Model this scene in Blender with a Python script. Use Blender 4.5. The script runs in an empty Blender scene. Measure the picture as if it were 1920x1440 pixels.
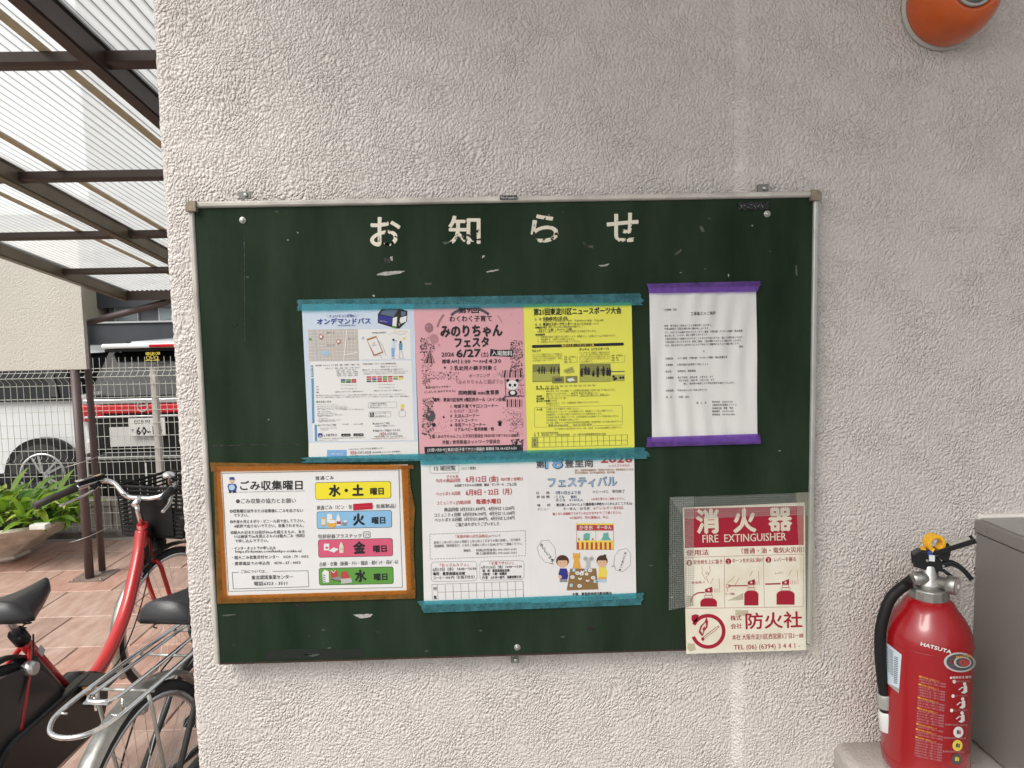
import bpy, bmesh, math, random
from mathutils import Vector, Matrix
random.seed(7)
R = math.radians
PI = math.pi
scene = bpy.context.scene
COL = scene.collection

# ------------------------------------------------------------------ camera, sky, sun, exposure
CAMM = Matrix(((0.99953602, 0.02278956, -0.02020839),
               (-0.02203781, 0.08310982, -0.99629669),
               (-0.02102565, 0.99627978, 0.08357349)))
CAMP = Vector((0, -1.371, 1.70))
FPX = 1330.0
cd = bpy.data.cameras.new('camera')
cam = bpy.data.objects.new('camera', cd); COL.objects.link(cam)
cam.matrix_world = Matrix.Translation(CAMP) @ CAMM.to_4x4()
cd.sensor_width = 36; cd.lens = 36 * FPX / 1920
cd.clip_start = 0.05; cd.clip_end = 500
scene.camera = cam

world = bpy.data.worlds.new('World'); scene.world = world
world.use_nodes = True
wn = world.node_tree
wn.nodes.clear()
sky = wn.nodes.new('ShaderNodeTexSky'); sky.sky_type = 'NISHITA'; sky.sun_disc = False
SUN_EL, SUN_AZ = R(47), R(226)
sky.sun_elevation = SUN_EL; sky.sun_rotation = SUN_AZ
sky.dust_density = 4.0; sky.air_density = 1.2; sky.ozone_density = 0.6
hs = wn.nodes.new('ShaderNodeHueSaturation'); hs.inputs['Saturation'].default_value = 0.18
bg = wn.nodes.new('ShaderNodeBackground'); bg.inputs['Strength'].default_value = 0.15
wo = wn.nodes.new('ShaderNodeOutputWorld')
wn.links.new(sky.outputs[0], hs.inputs['Color']); wn.links.new(hs.outputs[0], bg.inputs[0]); wn.links.new(bg.outputs[0], wo.inputs[0])
sl = bpy.data.lights.new('sun', 'SUN'); sl.energy = 1.3; sl.angle = R(28); sl.color = (1.0, 0.95, 0.88)
so = bpy.data.objects.new('sun', sl); COL.objects.link(so)
sd = Vector((math.sin(SUN_AZ) * math.cos(SUN_EL), math.cos(SUN_AZ) * math.cos(SUN_EL), math.sin(SUN_EL)))
so.rotation_euler = sd.to_track_quat('Z', 'Y').to_euler()
vs = scene.view_settings
vs.view_transform = 'Standard'; vs.look = 'None'; vs.gamma = 1.0; vs.exposure = 0.50
vs.use_curve_mapping = False
scene.cycles.max_bounces = 8
scene.cycles.transparent_max_bounces = 12

# ------------------------------------------------------------------ survey: point of a plane seen along a sight line
def at(x, y, **k):
    d = CAMM @ Vector(((x - 960) / FPX, -(y - 720) / FPX, -1.0))
    a, v = list(k.items())[0]; i = 'XYZ'.index(a)
    return CAMP + d * ((v - CAMP[i]) / d[i])

# ------------------------------------------------------------------ object helpers
def tag(o, label=None, cat=None, group=None, kind=None):
    if label: o['label'] = label
    if cat: o['category'] = cat
    if group: o['group'] = group
    if kind: o['kind'] = kind
    return o

def thing(name, label, cat, loc=(0, 0, 0), rz=0, group=None):
    o = bpy.data.objects.new(name, None); COL.objects.link(o)
    o.empty_display_size = .1
    o.location = loc; o.rotation_euler = (0, 0, rz)
    return tag(o, label, cat, group)

class MB:
    def __init__(s): s.v = []; s.f = []; s.sm = []
    def add(s, vs_, fs, smooth=False):
        b = len(s.v); s.v += [tuple(v) for v in vs_]
        s.f += [tuple(b + i for i in f) for f in fs]; s.sm += [smooth] * len(fs); return s
    def box(s, x0, y0, z0, x1, y1, z1):
        v = [(x, y, z) for z in (z0, z1) for y in (y0, y1) for x in (x0, x1)]
        return s.add(v, [(0, 2, 3, 1), (4, 5, 7, 6), (0, 1, 5, 4), (2, 6, 7, 3), (0, 4, 6, 2), (1, 3, 7, 5)])
    def obox(s, c, ax, ay, az):   # oriented box: centre, three half vectors
        c = Vector(c); ax = Vector(ax); ay = Vector(ay); az = Vector(az)
        v = [c + ax * i + ay * j + az * k for k in (-1, 1) for j in (-1, 1) for i in (-1, 1)]
        return s.add(v, [(0, 2, 3, 1), (4, 5, 7, 6), (0, 1, 5, 4), (2, 6, 7, 3), (0, 4, 6, 2), (1, 3, 7, 5)])
    def tube(s, path, r, seg=8, closed=False, smooth=True, sc=(1, 1)):
        P = [Vector(p) for p in path]; n = len(P)
        rr = r if isinstance(r, (list, tuple)) else [r] * n
        T = []
        for i in range(n):
            a = P[(i - 1) % n] if (closed or i > 0) else P[0]
            b = P[(i + 1) % n] if (closed or i < n - 1) else P[-1]
            T.append((b - a).normalized())
        u = T[0].orthogonal().normalized()
        if abs(T[0].z) < .9: u = (Vector((0, 0, 1)) - T[0] * T[0].z).normalized()
        V = []
        for i in range(n):
            u = (u - T[i] * u.dot(T[i])); u = u.normalized() if u.length > 1e-6 else T[i].orthogonal().normalized()
            w = T[i].cross(u)
            for k in range(seg):
                a = 2 * PI * k / seg
                V.append(P[i] + (u * math.cos(a) * sc[0] + w * math.sin(a) * sc[1]) * rr[i])
        F = []
        for i in range(n if closed else n - 1):
            for k in range(seg):
                a = i * seg + k; b = i * seg + (k + 1) % seg; c = ((i + 1) % n) * seg
                F.append((a, b, c + (k + 1) % seg, c + k))
        s.add(V, F, smooth)
        if not closed:
            b = len(s.v) - len(V)
            s.f += [tuple(b + k for k in range(seg))[::-1], tuple(b + (n - 1) * seg + k for k in range(seg))]; s.sm += [False, False]
        return s
    def lathe(s, prof, o=(0, 0, 0), ax=(0, 0, 1), seg=24, smooth=True):
        ax = Vector(ax).normalized(); u = ax.orthogonal().normalized(); w = ax.cross(u); o = Vector(o)
        V = []
        for r, h in prof:
            for k in range(seg):
                a = 2 * PI * k / seg; V.append(o + ax * h + (u * math.cos(a) + w * math.sin(a)) * r)
        F = [(i * seg + k, i * seg + (k + 1) % seg, (i + 1) * seg + (k + 1) % seg, (i + 1) * seg + k) for i in range(len(prof) - 1) for k in range(seg)]
        s.add(V, F, smooth); b = len(s.v) - len(V)
        s.f += [tuple(b + k for k in range(seg))[::-1], tuple(b + (len(prof) - 1) * seg + k for k in range(seg))]; s.sm += [False, False]
        return s
    def prism(s, poly, off):      # polygon of 3d points pushed by a vector
        P = [Vector(p) for p in poly]; off = Vector(off); n = len(P)
        return s.add(P + [p + off for p in P], [tuple(range(n))[::-1], tuple(range(n, 2 * n))] + [(i, (i + 1) % n, n + (i + 1) % n, n + i) for i in range(n)])
    def grid(s, fn, nu, nv, smooth=True):
        V = [fn(i / nu, j / nv) for j in range(nv + 1) for i in range(nu + 1)]
        F = [(j * (nu + 1) + i, j * (nu + 1) + i + 1, (j + 1) * (nu + 1) + i + 1, (j + 1) * (nu + 1) + i) for j in range(nv) for i in range(nu)]
        return s.add(V, F, smooth)
    def mesh(s, name, m):
        me = bpy.data.meshes.new(name); me.from_pydata(s.v, [], s.f)
        me.polygons.foreach_set('use_smooth', s.sm); me.update()
        if m: me.materials.append(m)
        return me
    def build(s, name, m, parent=None, bevel=0, label=None):
        o = bpy.data.objects.new(name, s.mesh(name, m)); COL.objects.link(o)
        if parent: o.parent = parent
        if bevel:
            b = o.modifiers.new('bevel', 'BEVEL'); b.width = bevel; b.segments = 2; b.limit_method = 'ANGLE'; b.angle_limit = R(40)
        if label: o['label'] = label
        return o

def spline(pts, n=8):            # Catmull-Rom through points
    P = [Vector(p) for p in pts]; out = []
    for i in range(len(P) - 1):
        a = P[max(i - 1, 0)]; b = P[i]; c = P[i + 1]; d = P[min(i + 2, len(P) - 1)]
        for k in range(n):
            t = k / n
            out.append(.5 * ((2 * b) + (c - a) * t + (2 * a - 5 * b + 4 * c - d) * t * t + (-a + 3 * b - 3 * c + d) * t ** 3))
    out.append(P[-1]); return out

# ------------------------------------------------------------------ materials
MATS = {}
def mat(name, col, rough=.6, metal=0, var=0, vscale=8, bump=0, bscale=60, spec=.5, coat=0, col2=None, alpha=1, detail=4, stretch=None, thr=None):
    if name in MATS: return MATS[name]
    m = bpy.data.materials.new(name); m.use_nodes = True; nt = m.node_tree; N = nt.nodes; L = nt.links
    b = N['Principled BSDF']
    b.inputs['Base Color'].default_value = (*col, 1); b.inputs['Roughness'].default_value = rough
    b.inputs['Metallic'].default_value = metal; b.inputs['Specular IOR Level'].default_value = spec
    b.inputs['Coat Weight'].default_value = coat; b.inputs['Coat Roughness'].default_value = .08
    b.inputs['Alpha'].default_value = alpha
    tc = N.new('ShaderNodeTexCoord'); src = tc.outputs['Object']
    if stretch:
        mp = N.new('ShaderNodeMapping'); mp.inputs['Scale'].default_value = stretch; L.new(src, mp.inputs[0]); src = mp.outputs[0]
    if var or col2:
        nz = N.new('ShaderNodeTexNoise'); nz.inputs['Scale'].default_value = vscale; nz.inputs['Detail'].default_value = detail; nz.inputs['Roughness'].default_value = .6
        L.new(src, nz.inputs['Vector'])
        cr = N.new('ShaderNodeValToRGB'); L.new(nz.outputs['Fac'], cr.inputs[0])
        lo, hi = thr or (.3, .7)
        cr.color_ramp.elements[0].position = lo; cr.color_ramp.elements[1].position = hi
        c2 = col2 or tuple(min(1, c * (1 + var)) for c in col)
        c1 = col if col2 else tuple(c * (1 - var) for c in col)
        cr.color_ramp.elements[0].color = (*c1, 1); cr.color_ramp.elements[1].color = (*c2, 1)
        L.new(cr.outputs[0], b.inputs['Base Color'])
    if bump:
        n2 = N.new('ShaderNodeTexNoise'); n2.inputs['Scale'].default_value = bscale; n2.inputs['Detail'].default_value = 3
        L.new(src, n2.inputs['Vector'])
        bp = N.new('ShaderNodeBump'); bp.inputs['Strength'].default_value = 1; bp.inputs['Distance'].default_value = bump
        L.new(n2.outputs['Fac'], bp.inputs['Height']); L.new(bp.outputs[0], b.inputs['Normal'])
    MATS[name] = m; return m

def stucco(name, col, scale=150, dist=.0035, rough=.42, rot=.9, col2=None, rot2=None):
    m = bpy.data.materials.new(name); m.use_nodes = True; nt = m.node_tree; N = nt.nodes; L = nt.links
    b = N['Principled BSDF']; b.inputs['Roughness'].default_value = rough; b.inputs['Specular IOR Level'].default_value = .5
    tc = N.new('ShaderNodeTexCoord')
    wz = N.new('ShaderNodeTexNoise'); wz.inputs['Scale'].default_value = 14; wz.inputs['Detail'].default_value = 2
    L.new(tc.outputs['Object'], wz.inputs['Vector'])
    ad = N.new('ShaderNodeMix'); ad.data_type = 'VECTOR'; ad.inputs['Factor'].default_value = .035
    L.new(tc.outputs['Object'], ad.inputs[4]); L.new(wz.outputs['Color'], ad.inputs[5])
    mp = N.new('ShaderNodeMapping'); mp.inputs['Rotation'].default_value = (0, rot, 0); mp.inputs['Scale'].default_value = (1, 1, .84)
    L.new(ad.outputs[1], mp.inputs[0])
    vo = N.new('ShaderNodeTexNoise'); vo.inputs['Scale'].default_value = scale; vo.inputs['Detail'].default_value = 4; vo.inputs['Roughness'].default_value = .62; vo.inputs['Distortion'].default_value = .15
    L.new(mp.outputs[0], vo.inputs['Vector'])
    v2 = N.new('ShaderNodeTexVoronoi'); v2.feature = 'SMOOTH_F1'; v2.inputs['Scale'].default_value = scale * .80; v2.inputs['Smoothness'].default_value = .55
    L.new(mp.outputs[0], v2.inputs['Vector'])
    mm = N.new('ShaderNodeMath'); mm.operation = 'MULTIPLY_ADD'; mm.inputs[1].default_value = -1.0
    hf = N.new('ShaderNodeMath'); hf.operation = 'MULTIPLY'; hf.inputs[1].default_value = .42; L.new(vo.outputs['Fac'], hf.inputs[0])
    L.new(v2.outputs['Distance'], mm.inputs[0]); L.new(hf.outputs[0], mm.inputs[2])
    big = N.new('ShaderNodeTexNoise'); big.inputs['Scale'].default_value = 9; big.inputs['Detail'].default_value = 3
    L.new(tc.outputs['Object'], big.inputs['Vector'])
    st = N.new('ShaderNodeMapRange'); st.inputs[1].default_value = .3; st.inputs[2].default_value = .65; st.inputs[3].default_value = .55; st.inputs[4].default_value = 1.0
    L.new(big.outputs['Fac'], st.inputs[0])
    bp = N.new('ShaderNodeBump'); bp.inputs['Distance'].default_value = dist
    L.new(st.outputs[0], bp.inputs['Strength']); L.new(mm.outputs[0], bp.inputs['Height']); L.new(bp.outputs[0], b.inputs['Normal'])
    cr = N.new('ShaderNodeValToRGB'); n3 = N.new('ShaderNodeTexNoise'); n3.inputs['Scale'].default_value = 2.2; n3.inputs['Detail'].default_value = 6
    L.new(tc.outputs['Object'], n3.inputs['Vector']); L.new(n3.outputs['Fac'], cr.inputs[0])
    cr.color_ramp.elements[0].position = .3; cr.color_ramp.elements[1].position = .7
    cr.color_ramp.elements[0].color = (*[c * .94 for c in col], 1); cr.color_ramp.elements[1].color = (*[min(1, c * 1.04) for c in col], 1)
    L.new(cr.outputs[0], b.inputs['Base Color'])
    MATS[name] = m; return m

M_WALL = stucco('painted_stucco', (.59, .545, .508), scale=290, dist=.0046, rough=.33)
M_WALL2 = stucco('white_stucco', (.50, .48, .42), scale=120, dist=.003, rough=.7, rot=.3)
M_LEDGE = mat('ledge_paint', (.62, .575, .535), .5, var=.08, bump=.0016, bscale=170)
M_GREEN = mat('green_board', (.008, .019, .009), .55, col2=(.024, .040, .023), vscale=9, detail=8, stretch=(1.4, 1, .35), bump=.0002, bscale=400, spec=.08)
M_ALU = mat('worn_white_aluminium', (.50, .47, .42), .5, .15, var=.25, vscale=18, detail=8)
M_ALU2 = mat('dull_aluminium', (.46, .46, .43), .42, .6, var=.12, vscale=30)
M_YELL = mat('yellowed_plastic', (.24, .19, .13), .45, var=.3, vscale=80)
M_STEEL = mat('screw_steel', (.45, .45, .42), .35, .8)
M_DARKM = mat('dark_metal', (.03, .03, .03), .4, .6)
M_BROWN = mat('dark_brown_metal', (.055, .038, .032), .42, .3, var=.15, vscale=12)
M_BROWN_LIT = mat('brown_metal_lit_tan', (.16, .128, .085), .4, .35, var=.2, vscale=6)  # brown metal of the bars, with light through the roof put into its colour
M_POST = mat('brown_painted_pipe', (.085, .058, .055), .5, 0, var=.1, vscale=20)
M_CREAM = mat('cream_strip', (.50, .43, .28), .55, var=.12, vscale=25)
M_CONC = mat('concrete_lot', (.20, .19, .18), .9, var=.2, vscale=4, detail=8, bump=.001, bscale=120)
M_GROUND = mat('ground_concrete', (.22, .21, .20), .9, var=.15, vscale=2, detail=8)
M_KERB = mat('damp_kerb_concrete', (.10, .09, .08), .85, col2=(.26, .24, .21), vscale=9, detail=8)
M_FENCE = mat('white_fence_wire', (.66, .66, .60), .45, var=.08, vscale=30)
M_WHITECAR = mat('white_car_paint', (.78, .80, .80), .22, coat=.6)
M_GLASSD = mat('dark_car_glass', (.010, .012, .013), .12, spec=.08)
M_BLKPL = mat('black_plastic', (.014, .014, .014), .5, spec=.22)
M_REDL = mat('red_lens', (.55, .012, .02), .15, coat=.5)
M_TYRE = mat('tyre_rubber', (.02, .02, .02), .8)
M_CHROME = mat('chrome', (.75, .75, .74), .13, 1.0)
M_SILVER = mat('silver_alloy', (.6, .6, .6), .28, .9)
M_REDB = mat('red_bicycle_paint', (.46, .012, .010), .28, coat=.5)
M_SADDLE = mat('black_vinyl', (.02, .02, .022), .36, bump=.0004, bscale=300)
M_RUB = mat('brown_black_grip', (.045, .038, .032), .6)
M_EXT = mat('extinguisher_red', (.27, .004, .008), .26, coat=.35, var=.04, vscale=10)
M_CAB = mat('taupe_cabinet_paint', (.205, .188, .170), .32, .12, coat=.2, var=.05, vscale=300, detail=2)
M_CABT = mat('cabinet_top', (.30, .29, .27), .5, var=.06, vscale=60)
M_BLDD = mat('dark_navy_cladding', (.045, .05, .058), .7, var=.15, vscale=2)
M_BLDC = mat('cream_cladding', (.55, .48, .36), .8, var=.05, vscale=5)
M_WING = mat('window_glass', (.22, .27, .28), .1, spec=.8)
M_WINF = mat('window_frame_white', (.6, .6, .58), .5)
M_LEAF = mat('fresh_green_leaf', (.14, .30, .03), .4, col2=(.32, .46, .07), vscale=9, detail=3)
M_LEAF2 = mat('deep_green_leaf', (.06, .18, .025), .4, col2=(.16, .32, .05), vscale=9, detail=3)
for m_ in (M_LEAF, M_LEAF2):      # thin blades let some light through
    N_ = m_.node_tree.nodes; L_ = m_.node_tree.links; b_n = N_['Principled BSDF']; o_n = [q for q in N_ if q.type == 'OUTPUT_MATERIAL'][0]
    t_n = N_.new('ShaderNodeBsdfTranslucent'); t_n.inputs[0].default_value = (.35, .55, .05, 1); x_n = N_.new('ShaderNodeMixShader'); x_n.inputs[0].default_value = .35
    L_.new(b_n.outputs[0], x_n.inputs[1]); L_.new(t_n.outputs[0], x_n.inputs[2]); L_.new(x_n.outputs[0], o_n.inputs[0])
M_STONE = mat('mossy_planter_stone', (.28, .22, .17), .9, col2=(.66, .62, .53), vscale=7, detail=9, bump=.004, bscale=40)
M_SOIL = mat('dark_soil', (.03, .022, .015), 1, bump=.01, bscale=50)
M_BLOCK = mat('white_block', (.62, .60, .55), .8, var=.1, vscale=20)
M_ORANGE = mat('orange_lamp_plastic', (.55, .085, .004), .22, coat=.35, var=.08, vscale=40)
M_BLACK = mat('gloss_black', (.010, .010, .011), .3, coat=.12, spec=.3)
M_YEL = mat('yellow_plastic', (.75, .40, .012), .4)

def tile_mat(name, c1, c2, seed):
    m = bpy.data.materials.new(name); m.use_nodes = True; N = m.node_tree.nodes; L = m.node_tree.links; b = N['Principled BSDF']
    tc = N.new('ShaderNodeTexCoord'); mp = N.new('ShaderNodeMapping'); mp.inputs['Location'].default_value = (seed, seed * 2, 0); mp.inputs['Rotation'].default_value = (0, 0, .5); mp.inputs['Scale'].default_value = (1, .3, 1)
    g = N.new('ShaderNodeNewGeometry'); L.new(g.outputs['Position'], mp.inputs[0])
    n = N.new('ShaderNodeTexNoise'); n.inputs['Scale'].default_value = 16; n.inputs['Detail'].default_value = 9; n.inputs['Roughness'].default_value = .7; L.new(mp.outputs[0], n.inputs['Vector'])
    cr = N.new('ShaderNodeValToRGB'); L.new(n.outputs['Fac'], cr.inputs[0]); cr.color_ramp.elements[0].position = .32; cr.color_ramp.elements[1].position = .68
    cr.color_ramp.elements[0].color = (*c1, 1); cr.color_ramp.elements[1].color = (*c2, 1); L.new(cr.outputs[0], b.inputs['Base Color'])
    bp = N.new('ShaderNodeBump'); bp.inputs['Distance'].default_value = .002; L.new(n.outputs['Fac'], bp.inputs['Height']); L.new(bp.outputs[0], b.inputs['Normal'])
    b.inputs['Roughness'].default_value = .55; return m
M_TILES = [tile_mat('terracotta_tile', (.33, .165, .115), (.50, .33, .26), 0), tile_mat('pale_terracotta_tile', (.34, .20, .15), (.50, .37, .30), 3.3), tile_mat('grey_terracotta_tile', (.27, .17, .13), (.45, .31, .25), 7.7)]

def poly_roof():
    m = bpy.data.materials.new('milky_corrugated_plastic'); m.use_nodes = True; N = m.node_tree.nodes; L = m.node_tree.links; N.clear()
    out = N.new('ShaderNodeOutputMaterial')
    tc = N.new('ShaderNodeTexCoord'); sp = N.new('ShaderNodeSeparateXYZ'); L.new(tc.outputs['Object'], sp.inputs[0])
    a = N.new('ShaderNodeMath'); a.operation = 'MULTIPLY_ADD'; a.inputs[1].default_value = -.042; L.new(sp.outputs['Y'], a.inputs[0]); L.new(sp.outputs['X'], a.inputs[2])
    w = N.new('ShaderNodeMath'); w.operation = 'MULTIPLY'; w.inputs[1].default_value = 1 / .032; L.new(a.outputs[0], w.inputs[0])
    fr = N.new('ShaderNodeMath'); fr.operation = 'FRACT'; L.new(w.outputs[0], fr.inputs[0])
    cr = N.new('ShaderNodeValToRGB'); L.new(fr.outputs[0], cr.inputs[0])
    e = cr.color_ramp.elements; e[0].position = 0; e[0].color = (.88, .89, .87, 1); e[1].position = 1; e[1].color = (.88, .89, .87, 1)
    for p_, c_ in ((.42, .88), (.46, .20), (.54, .20), (.58, .88)):
        q = e.new(p_); q.color = (c_, c_ * 1.01, c_, 1)
    n = N.new('ShaderNodeTexNoise'); n.inputs['Scale'].default_value = 5; n.inputs['Detail'].default_value = 8; L.new(tc.outputs['Object'], n.inputs['Vector'])
    c2 = N.new('ShaderNodeValToRGB'); L.new(n.outputs['Fac'], c2.inputs[0]); c2.color_ramp.elements[0].position = .3; c2.color_ramp.elements[0].color = (.90, .90, .885, 1); c2.color_ramp.elements[1].position = .6; c2.color_ramp.elements[1].color = (1, 1, 1, 1)
    mx = N.new('ShaderNodeMix'); mx.data_type = 'RGBA'; mx.blend_type = 'MULTIPLY'; mx.inputs['Factor'].default_value = 1
    L.new(cr.outputs[0], mx.inputs[6]); L.new(c2.outputs[0], mx.inputs[7])
    tr = N.new('ShaderNodeBsdfTranslucent'); L.new(mx.outputs[2], tr.inputs['Color'])
    tp = N.new('ShaderNodeBsdfTransparent'); L.new(mx.outputs[2], tp.inputs['Color'])
    gl = N.new('ShaderNodeBsdfGlossy'); gl.inputs['Roughness'].default_value = .25
    m1 = N.new('ShaderNodeMixShader'); m1.inputs[0].default_value = .45; L.new(tr.outputs[0], m1.inputs[1]); L.new(tp.outputs[0], m1.inputs[2])
    m2 = N.new('ShaderNodeMixShader'); m2.inputs[0].default_value = .06; L.new(m1.outputs[0], m2.inputs[1]); L.new(gl.outputs[0], m2.inputs[2])
    L.new(m2.outputs[0], out.inputs[0]); return m
M_ROOF = poly_roof()

M_CAST = mat('cast_metal', (.38, .37, .35), .38, .85, var=.15, vscale=120, bump=.0002, bscale=500)
def film(name, col, opac, rough=.5, var=.15, vscale=60, stretch=None, bump=.0002, tint=None):
    """thin translucent tape: part covering colour, part see-through"""
    m = mat(name, col, rough, var=var, vscale=vscale, stretch=stretch, bump=bump, bscale=90)
    N = m.node_tree.nodes; L = m.node_tree.links; b = N['Principled BSDF']
    if tint and not m.get('tinted'):
        m['tinted'] = 1; out = [q for q in N if q.type == 'OUTPUT_MATERIAL'][0]
        tp = N.new('ShaderNodeBsdfTransparent'); tp.inputs[0].default_value = (*tint, 1)
        tc = N.new('ShaderNodeTexCoord'); nz = N.new('ShaderNodeTexNoise'); nz.inputs['Scale'].default_value = 70; nz.inputs['Detail'].default_value = 5; L.new(tc.outputs['Object'], nz.inputs['Vector'])
        mr = N.new('ShaderNodeMapRange'); mr.inputs[1].default_value = .35; mr.inputs[2].default_value = .65; mr.inputs[3].default_value = 1 - opac + .10; mr.inputs[4].default_value = 1 - opac - .08; L.new(nz.outputs['Fac'], mr.inputs[0])
        mx = N.new('ShaderNodeMixShader'); L.new(mr.outputs[0], mx.inputs[0]); L.new(b.outputs[0], mx.inputs[1]); L.new(tp.outputs[0], mx.inputs[2]); L.new(mx.outputs[0], out.inputs[0])
    elif not tint: b.inputs['Alpha'].default_value = opac
    return m
M_TEAL = film('teal_masking_tape', (.055, .215, .25), .55, .55, .18, 35, tint=(.28, .85, .92))
M_PURP = film('purple_masking_tape', (.14, .055, .30), .60, .5, .18, 45, tint=(.50, .32, .90))
M_OTAPE = film('orange_cloth_tape', (.26, .115, .018), .55, .45, .18, 25, tint=(.95, .42, .05))
M_CLOTH = film('grey_mesh_tape', (.40, .41, .38), .50, .5, .1, 80)
M_CLEAR = film('yellowed_clear_tape', (.58, .55, .42), .22, .25, .12, 20)

# weave on the grey mesh tape
def weave(m, sx, sz):
    N = m.node_tree.nodes; L = m.node_tree.links; b = N['Principled BSDF']
    tc = N.new('ShaderNodeTexCoord'); sp = N.new('ShaderNodeSeparateXYZ'); L.new(tc.outputs['Object'], sp.inputs[0])
    outs = []
    for ax, s in (('X', sx), ('Z', sz)):
        a = N.new('ShaderNodeMath'); a.operation = 'MULTIPLY'; a.inputs[1].default_value = s; L.new(sp.outputs[ax], a.inputs[0])
        f = N.new('ShaderNodeMath'); f.operation = 'SINE'; L.new(a.outputs[0], f.inputs[0]); outs.append(f)
    mx = N.new('ShaderNodeMath'); mx.operation = 'MAXIMUM'; L.new(outs[0].outputs[0], mx.inputs[0]); L.new(outs[1].outputs[0], mx.inputs[1])
    mr = N.new('ShaderNodeMapRange'); mr.inputs[1].default_value = -.2; mr.inputs[2].default_value = 1; mr.inputs[3].default_value = .05; mr.inputs[4].default_value = .40
    L.new(mx.outputs[0], mr.inputs[0]); L.new(mr.outputs[0], b.inputs['Alpha'])
weave(M_CLOTH, 2 * PI / .0042, 2 * PI / .0042)

def paper(name, col, wr=.0006, sc=30, var=.03, stretch=None):
    return mat(name, col, .7, var=var, vscale=12, bump=wr, bscale=sc, spec=.25, stretch=stretch)
M_PWHITE = paper('white_paper', (.66, .645, .63))
M_PCRINK = paper('laminated_white_paper', (.66, .65, .635), .0012, 16)
M_PNOTE = paper('rippled_white_paper', (.68, .67, .645), .0006, 14, stretch=(3, 1, .5))
M_PBLUE = paper('pale_blue_paper', (.50, .57, .66))
M_PPINK = paper('pink_paper', (.62, .33, .36))
M_PYEL = paper('yellow_paper', (.70, .68, .10))
M_PSTK = mat('aged_cream_sticker', (.66, .60, .46), .45, col2=(.74, .70, .58), vscale=10, detail=8, spec=.3, thr=(.35, .55))

INK = dict(k=(.018, .018, .02), k2=(.07, .07, .075), g=(.22, .22, .22), lg=(.42, .42, .41), r=(.42, .05, .05), R=(.42, .012, .03), n=(.035, .06, .25), b=(.17, .35, .58), db=(.10, .26, .42), w=(.66, .65, .63),
           lb=(.22, .42, .62), pk=(.55, .09, .16), gr=(.10, .27, .05), y=(.72, .62, .03), o=(.60, .22, .03), br=(.22, .13, .05), tn=(.30, .28, .25), map=(.46, .41, .37), sk=(.60, .38, .25), nv=(.03, .03, .22),
           yy=(.68, .55, .08), og=(.62, .33, .06), teal=(.12, .35, .30), gd=(.35, .36, .08), pd=(.28, .14, .16), pm=(.40, .20, .22), slate=(.09, .13, .19), bl2=(.30, .46, .60), ltb=(.50, .57, .64), cream=(.62, .56, .44), stkr=(.32, .010, .028),
           tc=(.66, .62, .52), gyel=(.20, .20, .06), hair=(.06, .03, .02), brn=(.33, .16, .05), sky=(.35, .50, .60))
def ink(c):
    return mat('ink_' + c, INK[c], .55, spec=.3)

# ------------------------------------------------------------------ flat print: drawn in the survey grid of one sheet, laid on that sheet's plane
FONT_CACHE = {}
def glyphs(text, bold, res):
    key = (text, bold, res)
    if key not in FONT_CACHE:
        c = bpy.data.curves.new('lettering', 'FONT'); c.body = text; c.resolution_u = res; c.offset = bold
        o = bpy.data.objects.new('lettering', c); COL.objects.link(o)
        dg = bpy.context.evaluated_depsgraph_get()
        me = bpy.data.meshes.new_from_object(o.evaluated_get(dg))
        FONT_CACHE[key] = ([(v.co.x, v.co.y) for v in me.vertices], [tuple(p.vertices) for p in me.polygons])
        bpy.data.objects.remove(o); bpy.data.curves.remove(c); bpy.data.meshes.remove(me)
    return FONT_CACHE[key]

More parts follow.
